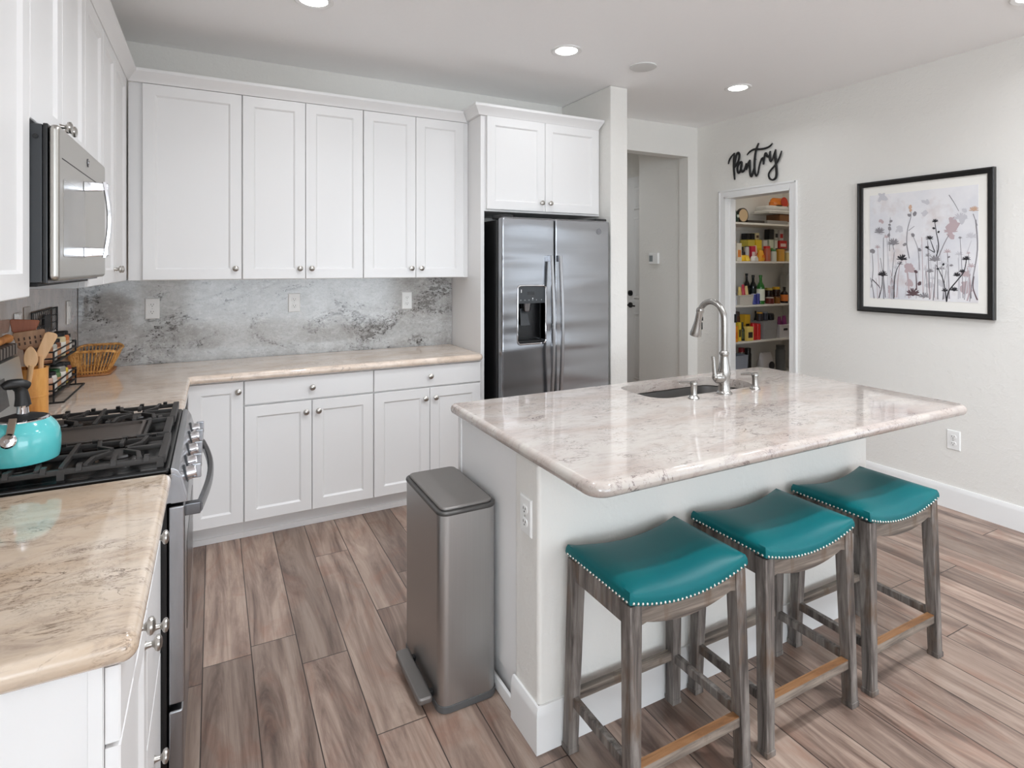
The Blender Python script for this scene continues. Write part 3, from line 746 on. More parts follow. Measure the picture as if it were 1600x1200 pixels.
# back guard
g = G().prism([(-.652, .922), (-.565, .922), (-.572, .965), (-.600, 1.165), (-.652, 1.172)], ry0, ry1, 'y', .004)
bg = obj('backguard', g, plain('backguard_steel', (176, 178, 176), .35, metal=.75), rn)
obj('backguard_trim', G().prism([(-.574, .922), (-.560, .922), (-.566, .955), (-.576, .955)], ry0-.002, ry1+.002, 'y'), mat_black, bg)
obj('clock_panel', G().hexa([(-.5775, 2.05, 1.03), (-.5775, 2.36, 1.03), (-.5905, 2.36, 1.12), (-.5905, 2.05, 1.12)], [(-.5765, 2.05, 1.03), (-.5765, 2.36, 1.03), (-.5895, 2.36, 1.12), (-.5895, 2.05, 1.12)]), mat_black, bg)
# burners, grates, griddle
for (x, y, r) in ((-.24, 1.965, .046), (-.46, 1.965, .038), (-.24, 2.43, .038), (-.46, 2.43, .046)):
    b = obj('burner', G().lathe([(r+.012, .9225), (r+.008, .930), (r, .933), (r, .936)], (x, y, 0), 24), plain('burner_base', (96, 94, 92), .4, metal=.6), rn)
    obj('burner_cap', G().lathe([(r-.002, .936), (r, .940), (r-.004, .945), (.001, .946)], (x, y, 0), 24), mat_iron, b)
def grate(y0, y1):
    g = G(); x0, x1, zt, h = -.575, -.126, .956, .013
    w = .0115
    def bar(p, q, z=zt, hh=h, ww=w): g.bar((p[0], p[1], z-hh/2), (q[0], q[1], z-hh/2), ww, hh, (0, 0, 1), .002)
    bar((x0, y0), (x1, y0), zt-.006, .014); bar((x0, y1), (x1, y1), zt-.006, .014)
    bar((x0, y0-.004), (x0, y1+.004), zt, .018, .016); bar((x1, y0-.004), (x1, y1+.004), zt, .024, .018)
    ym = (y0+y1)/2; xm = (x0+x1)/2
    bar((xm, y0), (xm, y1))
    for cx in (-.24, -.46):
        for sx in (-1, 1):
            for sy in (-1, 1):
                k = (cx+sx*.052, ym+sy*.05); c0 = (cx+sx*.016, ym+sy*.012); e_ = (cx+sx*.060, y0 if sy < 0 else y1)
                bar(c0, k); bar(k, e_)
        for sy, ye in ((-1, y0), (1, y1)): bar((cx, ym+sy*.055), (cx, ye))
        bar((cx+.02, ym), (x1 if cx > -.3 else xm, ym)); bar((cx-.02, ym), (xm if cx > -.3 else x0, ym))
    for x in (x0+.004, xm, x1-.004):
        for y in (y0, y1): g.box(x-.008, x+.008, y-.007, y+.007, .9225, zt-.008)
    for x in [x0+.04+.0745*k for k in range(6)]:
        for y, s in ((y0, -1), (y1, 1)): g.hexa([(x-.006, y, zt-.016), (x+.006, y, zt-.016), (x+.006, y+s*.012, zt-.012), (x-.006, y+s*.012, zt-.012)], [(x-.006, y-s*.01, zt+.003), (x+.006, y-s*.01, zt+.003), (x+.006, y+s*.006, zt+.003), (x-.006, y+s*.006, zt+.003)])
    return g
obj('grate', grate(ry0+.022, 2.082), mat_iron, rn); obj('grate', grate(2.314, ry1-.022), mat_iron, rn)
g = G().slab(rounded(rect(-.56, -.20, 2.10, 2.296), .012, 3), .9235, .948, .004, 2)
g.slab(rounded(rect(-.56, -.20, 2.10, 2.296), .012, 3), .948, .956, .003, 2, rounded(rect(-.55, -.21, 2.11, 2.286), .012, 3))
gd = obj('griddle', g, plain('griddle_brown_grey', (82, 74, 69), .42, metal=.3), rn)
g = G()
for y in (2.10, 2.296): g.bar((-.21, y, .949), (-.132, y, .949), .011, .014, Z, .002)
g.bar((-.19, 2.10, .949), (-.19, 2.296, .949), .010, .012, Z, .002).bar((-.132, 2.094, .946), (-.132, 2.302, .946), .018, .022, Z, .002)
obj('griddle_frame', g, mat_iron, gd)

# ---------------------------------------------------------------- trash can
tc = thing('trash_can', 'tall rectangular stainless step trash can beside the island end', 'trash can', (.765, 1.965, 0))
tp = rounded(rect(.658, .868, 1.768, 2.16), [.034, .034, .034, .034], 6)
obj('base_ring', G().slab([tuple(p) for p in inset(tp, -.003)], 0, .024, .003, 2), plain('can_base_grey', (84, 84, 84), .5), tc)
obj('can_body', G().slab(tp, .022, .652, .002, 2), mat_can, tc)
obj('lid_rim', G().slab([tuple(p) for p in inset(tp, -.003)], .650, .664, .005, 3), plain('lid_rim', (88, 86, 84), .4, metal=.6), tc)
obj('lid', G().slab([tuple(p) for p in inset(tp, .010)], .662, .674, .006, 3), mat_lid, tc)
pd = obj('pedal', G().slab(rounded(rect(.596, .645, 1.80, 2.075), [.014, .009, .009, .014], 4), .030, .052, .006, 3), mat_lid, tc)
obj('pedal_arm', G().box(.625, .662, 1.83, 1.85, .028, .045, .003).box(.625, .662, 2.02, 2.04, .028, .045, .003), mat_blackm, tc)

# ---------------------------------------------------------------- bar stools
def stool(cx, cy, label):
    t = thing('bar_stool', label, 'bar stool', (cx, cy, 0), 'teal saddle stools at the island')
    w, d = .215, .147
    sag = lambda x: .036*(min(1, abs(x)/w))**2
    zc = .560                                   # leather hem at the middle of the front
    # cushion
    g = G(); nx, ny = 28, 18; rows = []
    for j in range(ny+1):
        v = -1+2*j/ny; row = []
        for i in range(nx+1):
            u = -1+2*i/nx
            px = u*w*(1.0); py = v*d
            edge = (1-abs(u)**6)*(1-abs(v)**6)
            puff = .030+.022*edge+.012*(1-v*v)*(1-u*u)
            row.append(Vector((cx+px*(1+.012*edge), cy+py*(1+.012*edge), zc+sag(px)+puff)))
        rows.append(row)
    V = [[g.bm.verts.new(p) for p in r] for r in rows]
    for j in range(ny):
        for i in range(nx): g.face([V[j][i], V[j][i+1], V[j+1][i+1], V[j+1][i]])
    loop = [(0, i) for i in range(nx)]+[(j, nx) for j in range(ny)]+[(ny, i) for i in range(nx, 0, -1)]+[(j, 0) for j in range(ny, 0, -1)]
    top = [V[j][i] for j, i in loop]
    P = [rows[j][i] for j, i in loop]
    def lower(dz, out):
        r = []
        for p in P:
            q = Vector((cx+(p.x-cx)*(1+out/w), cy+(p.y-cy)*(1+out/d), zc+sag(p.x-cx)+dz)); r.append(g.bm.verts.new(q))
        return r
    prev = top
    for dz, out in ((.020, .004), (.008, .0055), (0, .004), (0, -.03)):
        nw = lower(dz, out)
        for i in range(len(P)): g.face([prev[i], prev[(i+1) % len(P)], nw[(i+1) % len(P)], nw[i]])
        prev = nw
    g.face(prev[::-1])
    obj('seat_cushion', g, mat_leather, t, 60)
    # nailheads
    nail = G().ball((cx, cy, 0), .0042, .0042, .0042, 8, 6); nm = None
    spots = []
    n1, n2 = 28, 20
    for s in (-1, 1):
        for k in range(n1): x = -w+2*w*(k+.5)/n1; spots.append((x, s*(d+.0046)))
        for k in range(n2): y = -d+2*d*(k+.5)/n2; spots.append((s*(w+.0046), y))
    for x, y in spots:
        if nm is None:
            nm = obj('nailhead', nail, plain('nail_silver', (206, 204, 196), .25, metal=.9), t); o = nm
        else:
            o = nm.copy(); COL.objects.link(o); o.parent = t
        o.location = (x, y, zc+sag(x)+.005)
    # legs
    for sx in (-1, 1):
        for sy in (-1, 1):
            tx, ty = cx+sx*(w-.020), cy+sy*(d-.019); bx_, by = cx+sx*(w-.007), cy+sy*(d-.003)
            a, b = .0205, .0175
            zt = zc+.028
            bot = [(bx_+i*b, by+j*b, 0) for i, j in ((-1, -1), (1, -1), (1, 1), (-1, 1))]
            tp_ = [(tx+i*a, ty+j*a, zt) for i, j in ((-1, -1), (1, -1), (1, 1), (-1, 1))]
            obj('leg', G().hexa(bot, tp_, .003).hexa([(bx_+i*(b+.002), by+j*(b+.002), 0) for i, j in ((-1, -1), (1, -1), (1, 1), (-1, 1))], [(bx_+i*(b+.002), by+j*(b+.002), .018) for i, j in ((-1, -1), (1, -1), (1, 1), (-1, 1))], .002), mat_stool, t)
    # aprons: arched front and back, straight sides
    for sy in (-1, 1):
        y = cy+sy*(d-.012); xs = [(-1+2*k/16)*(w-.036) for k in range(17)]
        poly = [(cx+x, zc-.052+.045*(x/w)**2-(.012 if abs(x) > w-.037 else 0)) for x in xs]+[(cx+x, zc+sag(x)+.004) for x in reversed(xs)]
        obj('apron', G().prism(poly, y-.010, y+.010, 'y', .002), mat_stoolx, t)
    for sx in (-1, 1):
        x = cx+sx*(w-.013)
        obj('apron', G().prism([(cy-d+.034, zc-.032), (cy+d-.034, zc-.032), (cy+d-.034, zc+.035), (cy-d+.034, zc+.035)], x-.010, x+.010, 'x', .002), mat_stool, t)
    zs = .150; lx, ly = w-.011, d-.008
    obj('stretcher', G().box(cx-lx, cx+lx, cy-ly-.012, cy-ly+.012, zs-.022, zs+.008, .003), mat_stoolx, t)
    obj('footrest_cap', G().box(cx-lx+.018, cx+lx-.018, cy-ly-.0125, cy-ly+.0125, zs+.008, zs+.0105, .001), mat_worn, t)
    obj('stretcher', G().box(cx-lx, cx+lx, cy+ly-.011, cy+ly+.011, zs+.002, zs+.030, .003), mat_stoolx, t)
    for sx in (-1, 1): obj('stretcher', G().box(cx+sx*lx-.010, cx+sx*lx+.010, cy-ly, cy+ly, zs-.006, zs+.022, .003), mat_stool, t)
    return t
stool(1.176, 1.322, 'teal leather saddle stool nearest the viewer, by the island corner')
stool(1.694, 1.322, 'teal leather saddle stool in the middle of the row of three')
stool(2.222, 1.322, 'teal leather saddle stool farthest right, closest to the right wall')

# ---------------------------------------------------------------- kettle
kc = Vector((-.452, 1.962, .957))
kt = thing('kettle', 'turquoise enamel kettle with black lid on the near range grate', 'kettle', kc)
mat_teal = M('turquoise_enamel', col=sRGB(92, 192, 194), rough=.12, coat=.6).m
obj('kettle_body', G().lathe([(.070, 0), (.078, .004), (.0800, .014), (.0820, .035), (.0820, .055), (.079, .078), (.071, .095), (.060, .108), (.054, .114)], kc, 40), mat_teal, kt)
obj('rim', G().lathe([(.0575, .109), (.0575, .114), (.052, .1165), (.052, .110)], kc, 36), mat_chrome, kt)
ld = obj('lid', G().lathe([(.052, .113), (.050, .117), (.03, .123), (.012, .126), (.001, .126)], kc, 32), mat_blackm, kt)
q = kc+Vector((0, 0, .124))
obj('ferrule', G().lathe([(.013, 0), (.0135, .004), (.0125, .018), (.0145, .022), (.0145, .026)], q, 20), mat_chrome, ld)
g = G().tube([q+Vector((0, 0, .024)), q+Vector((-.001, 0, .045)), q+Vector((-.004, -.002, .066)), q+Vector((-.009, -.006, .078))], [.0185, .0155, .0135, .015], 16, smooth=3)
g.tube([q+Vector((.010, .006, .073)), q+Vector((-.004, -.004, .081)), q+Vector((-.026, -.016, .083)), q+Vector((-.036, -.022, .078))], [.011, .0145, .0135, .009], 14, smooth=3)
obj('lid_knob', g, plain('knob_black_rubber', (24, 23, 23), .45), ld)
rv = Vector((-.12, -.99, 0)).normalized()
p = kc+rv*.077+Z*.074
st = obj('handle_strap', G().bar(p+rv*.006-Z*.006, p-rv*.020+Z*.052, .017, .004, rv, .0012), plain('strap_metal', (178, 164, 150), .3, metal=.8), kt)
obj('rivet', G().lathe([(.0185, 0), (.0185, .004), (.015, .008), (.006, .0095), (.0055, .0075), (.001, .0075)], p+rv*.004, 22, tuple((rv+Z*.25).normalized())), mat_chrome, st)

# ---------------------------------------------------------------- utensil crock and wooden utensils
cc = Vector((-.596, 2.672, CZ1))
mat_bamboo = wood('bamboo_wood', (176, 108, 44), (206, 140, 66), (222, 162, 88), 'z', .8, .4)
cr = thing('utensil_crock', 'tall bamboo utensil holder behind the turquoise kettle', 'utensil holder', cc)
n = 28
prof = [(.054, 0), (.054, .19), (.047, .19), (.047, .008)]
obj('crock_body', G().lathe(prof, cc, n), mat_bamboo, cr)
obj('crock_band', G().lathe([(.0548, .084), (.0556, .088), (.0548, .092)], cc, n), mat_bamboo, cr)
rt = Vector((.97, .22, 0)); nn = Vector((.22, -.97, 0))
def utensil(name, label, head, w, h, tilt, mt, foot, slots=0, oval=False, th=.008, cat='kitchen utensil'):
    head = Vector(head); foot = cc+Vector(foot)
    ax = Vector((rt*math.sin(tilt)+Z*math.cos(tilt))); sd = ax.cross(nn).normalized()
    t = thing(name, label, cat, foot, 'wooden utensils in the bamboo holder')
    m_ = Matrix(((sd.x, ax.x, nn.x, head.x), (sd.y, ax.y, nn.y, head.y), (sd.z, ax.z, nn.z, head.z), (0, 0, 0, 1)))
    if oval: poly = [(w/2*math.cos(a)*(1-.18*math.sin(a)), h/2*math.sin(a)) for a in [2*math.pi*k/24 for k in range(24)]]
    else: poly = rounded([(-w*.36, -h/2), (w*.36, -h/2), (w/2, h/2), (-w/2, h/2)], [min(h*.25, w*.3), min(h*.25, w*.3), min(h*.12, w*.3), min(h*.12, w*.3)], 5)
    g = G().slab(poly, -th/2, th/2, th*.4, 2, None, m_)
    obj('head', g, mt, t)
    if slots:
        gs = G()
        for k in range(slots):
            for r_ in (-.16, .1):
                c_ = head+sd*((k-(slots-1)/2)*w*.16)+ax*(h*r_)
                gs.bar(c_-ax*h*.08+nn*(th/2), c_+ax*h*.08+nn*(th/2), w*.05, .0015, nn)
        obj('slots', gs, plain('slot_dark_%s' % name, (70, 48, 34), .7), t)
    obj('handle', G().tube([head-ax*h*.35, head*.5+foot*.5+nn*.004, foot], [.009, .0075, .0085], 10, smooth=3, flat=None), mt, t)
w_brown = wood('spatula_brown', (136, 74, 44), (162, 92, 58), (178, 108, 72), 'z', .6)
w_tan = wood('turner_tan', (146, 106, 74), (172, 130, 94), (188, 148, 110), 'z', .6)
w_light = wood('spoon_light', (196, 148, 102), (216, 170, 122), (226, 184, 138), 'z', .6)
w_or = wood('utensil_orange', (176, 104, 44), (206, 134, 66), (222, 154, 84), 'z', .6)
utensil('spatula', 'wide reddish brown wooden spatula at the back of the bamboo holder', (-.620, 2.708, 1.254), .088, .05, .1, w_brown, (.006, .018, .02))
utensil('slotted_turner', 'big tan slotted wooden turner in the bamboo holder', (-.596, 2.676, 1.207), .096, .066, -.12, w_tan, (.0, -.002, .014), 5)
utensil('spatula', 'slim light wooden spatula leaning right in the bamboo holder', (-.545, 2.648, 1.183), .042, .105, .38, w_light, (.018, -.012, .016))
utensil('wooden_spoon', 'pale oval wooden spoon at the front of the bamboo holder', (-.580, 2.612, 1.150), .040, .078, -.05, w_light, (-.004, -.024, .016), 0, True)
g = G(); gray = [plain('pad_stripe_dark', (58, 50, 46), .8), plain('pad_stripe_grey', (132, 122, 114), .8)]
for k in range(16):
    g.mi = k % 2; y = 2.30+.016*k
    g.box(-.651, -.603, y, y+.0162, 1.1725, 1.210, .003)
single('striped_pad', g, gray, 'dark striped fabric pad lying on top of the range backguard', 'pot holder', (-.627, 2.43, 1.1725))
single('wooden_utensil', G().lathe([(.004, 0), (.013, .004), (.016, .02), (.014, .045), (.011, .06), (.0135, .085), (.0145, .12), (.013, .2), (.012, .25)], (-.627, 2.562, 1.227), 18, (0, -1, 0)), w_or, 'orange turned wooden utensil lying on the striped pad above the range', 'kitchen utensil', (-.627, 2.44, 1.227))

# ---------------------------------------------------------------- spice rack with jars
sr = thing('spice_rack', 'black wire two-tier spice rack against the left splashback', 'spice rack', (-.6, 3.14, CZ1))
ya, yb, xb, xf = 2.935, 3.355, -.648, -.578
wr = .0035
def wire(g, *p): return g.tube(list(p), wr, 8)
g = G()
for y in (ya, yb):
    wire(g, (xb, y, CZ1+.004), (xb, y, 1.285)); wire(g, (xb, y, CZ1+.004), (-.545, y, CZ1+.004)); wire(g, (xf, y, CZ1+.004), (xf, y, 1.0))
wire(g, (-.545, ya, CZ1+.004), (-.545, yb, CZ1+.004)); wire(g, (xb, ya, CZ1+.004), (xb, yb, CZ1+.004)); wire(g, (xb, ya, 1.285), (xb, yb, 1.285))
obj('frame', g, mat_blackm, sr)
for z in (.945, 1.076):
    g = G().box(xb, xf, ya, yb, z-.003, z, .001)
    for zz in (z+.022, z+.049):
        wire(g, (xf, ya, zz), (xf, yb, zz)); wire(g, (xb, ya, zz), (xf, ya, zz)); wire(g, (xb, yb, zz), (xf, yb, zz))
    for y in (ya, yb): wire(g, (xf, y, z), (xf, y, z+.05))
    wire(g, (xf, ya, z), (xf, yb, z))
    obj('shelf_tray', g, mat_blackm, sr)
g = G()
for k in range(15): y = ya+(yb-ya)*k/14; g.tube([(xb, y, 1.185), (xb, y, 1.285)], .0018, 6)
for z in (1.185, 1.22, 1.253): g.tube([(xb, ya, z), (xb, yb, z)], .0022, 6)
g.box(xb-.002, xb+.003, 3.12, 3.22, 1.205, 1.262, .001)
obj('back_panel', g, mat_blackm, sr)
spices = [((150, 96, 60), 'reddish brown'), ((176, 172, 160), 'pale grey'), ((120, 70, 44), 'dark brown'), ((206, 190, 150), 'cream'), ((190, 110, 60), 'orange'), ((150, 150, 144), 'silver grey')]
gl_ = {}
def spice_jar(i, y, z, tier, col, word, lid, big=0):
    r, h = .026+big*.004, .082+big*.02
    c = Vector((-.613, y, z+.001))
    pos_ = ['nearest', 'second', 'third', 'fourth', 'fifth', 'farthest'][i]
    t = thing('spice_jar', '%s spice jar, %s from the viewer on the %s tier of the spice rack' % (word, pos_, tier), 'spice jar', c, 'spice jars on the wire rack')
    obj('jar', G().lathe([(r*.9, 0), (r, .003), (r, h*.78), (r*.8, h*.86)], c, 18), plain('spice_'+word.replace(' ', '_')+tier, col, .25), t)
    obj('jar_label', G().lathe([(r+.0006, h*.15), (r+.0006, h*.62)], c, 18, 'z', False, False), plain('jar_label_%s%d' % (tier, i), (226, 222, 212) if i % 2 else (206, 150, 110), .6), t)
    obj('jar_lid', G().lathe([(r*.86, h*.86), (r*.86, h), (r*.8, h*1.02), (.001, h*1.02)], c, 18), lid, t)
for i, (c_, w_) in enumerate(spices):
    y = ya+.036+i*.0695
    spice_jar(i, y, 1.076, 'upper', c_, w_, mat_blackm, i in (3, 4))
sp2 = [((196, 160, 140), 'pinkish'), ((212, 206, 196), 'white'), ((90, 120, 70), 'green'), ((140, 136, 126), 'grey'), ((226, 196, 60), 'yellow'), ((130, 60, 40), 'rust')]
for i, (c_, w_) in enumerate(sp2):
    spice_jar(i, ya+.036+i*.0695, .945, 'lower', c_, w_, mat_blackm if i != 2 else plain('lid_green', (40, 90, 50), .4), i == 3)

# ---------------------------------------------------------------- wicker basket
def wicker():
    m = M('wicker', rough=.5)
    v = m.pos(); f = m.noise(v, 60, 3)
    c = m.ramp(f, [(.3, sRGB(150, 96, 44)), (.5, sRGB(202, 146, 78)), (.7, sRGB(228, 180, 112))])
    m.set('col', c); return m.m
mat_wick = wicker()
bk = thing('wicker_basket', 'golden wicker bread basket in the corner under the outlet', 'basket', (-.565, 3.70, CZ1))
bot = rounded(rect(-.630, -.492, 3.580, 3.815), .035, 6); topp = rounded(rect(-.650, -.446, 3.550, 3.862), .04, 6)
def rimz(y): return CZ1+.103+.026*abs((y-3.7075)/.1525)**2.5
g = G()
A_ = [Vector((p[0], p[1], CZ1+.010)) for p in bot]; B_ = [Vector((p[0], p[1], rimz(p[1]))) for p in topp]
nb = len(A_)
def lerp_loop(P_, k, nn_):
    L_ = [0]
    for i in range(len(P_)): L_.append(L_[-1]+(P_[(i+1) % len(P_)]-P_[i]).length)
    s_ = L_[-1]*k/nn_
    for i in range(len(P_)):
        if L_[i+1] >= s_: u = (s_-L_[i])/max(1e-9, L_[i+1]-L_[i]); return P_[i].lerp(P_[(i+1) % len(P_)], u)
for k in range(58):
    a = lerp_loop(A_, k, 58); b = lerp_loop(B_, k, 58); mid = a.lerp(b, .5)+(a-Vector((-.56, 3.7, a.z))).normalized()*.004
    g.tube([a, mid, b], .0031, 6)
for u, r_ in ((.10, .004),):
    g.tube([a.lerp(b, u) for a, b in zip(A_, B_)], r_, 6, True)
obj('woven_wall', g, mat_wick, bk)
ctr = Vector((-.556, 3.7, 0))
g = G()
for k in range(3): g.tube([b+Vector((0, 0, -.002+.003*math.sin(i*1.3+k*2.1)))+Vector((math.cos(i*1.3+k*2.1), math.sin(i*1.3+k*2.1), 0))*.003 for i, b in enumerate(lerp_loop(B_, j, 90) for j in range(90))], .0042, 6, True)
obj('rim', g, mat_wick, bk)
obj('base', G().slab(rounded(rect(-.645, -.470, 3.562, 3.838), .04, 6), CZ1+.0005, CZ1+.011, .005, 2), wood('basket_base', (130, 80, 40), (160, 104, 56), (180, 124, 74), 'y'), bk)

# ---------------------------------------------------------------- pantry
SHZ = {'A': 1.889, 'B': 1.521, 'C': 1.105, 'D': .762, 'E': .40}
mat_shelf = plain('pantry_shelf_white', (226, 222, 214), .5)
for z in SHZ.values():
    g = G().box(4.102, 5.398, 3.765, 4.079, z-.020, z, .004); g.box(4.102, 5.398, 4.06, 4.079, z-.055, z-.02)
    w_ = {1.889: 'top', 1.521: 'second', 1.105: 'third', .762: 'fourth', .40: 'lowest'}[z]
    single('pantry_shelf', g, mat_shelf, '%s white pantry shelf%s' % (w_, {1.889: ' holding the white platters', 1.521: ' crowded with boxes and bags', 1.105: ' holding bottles and jars', .762: ' holding red cans and storage bins', .40: ' near the pantry floor'}[z]), 'shelf', (4.75, 3.92, z))
PMAT = {}
def pm(c, rough=.45):
    k = (c, rough)
    if k not in PMAT: PMAT[k] = plain('pantry_colour_%d_%d_%d' % c, c, rough)
    return PMAT[k]
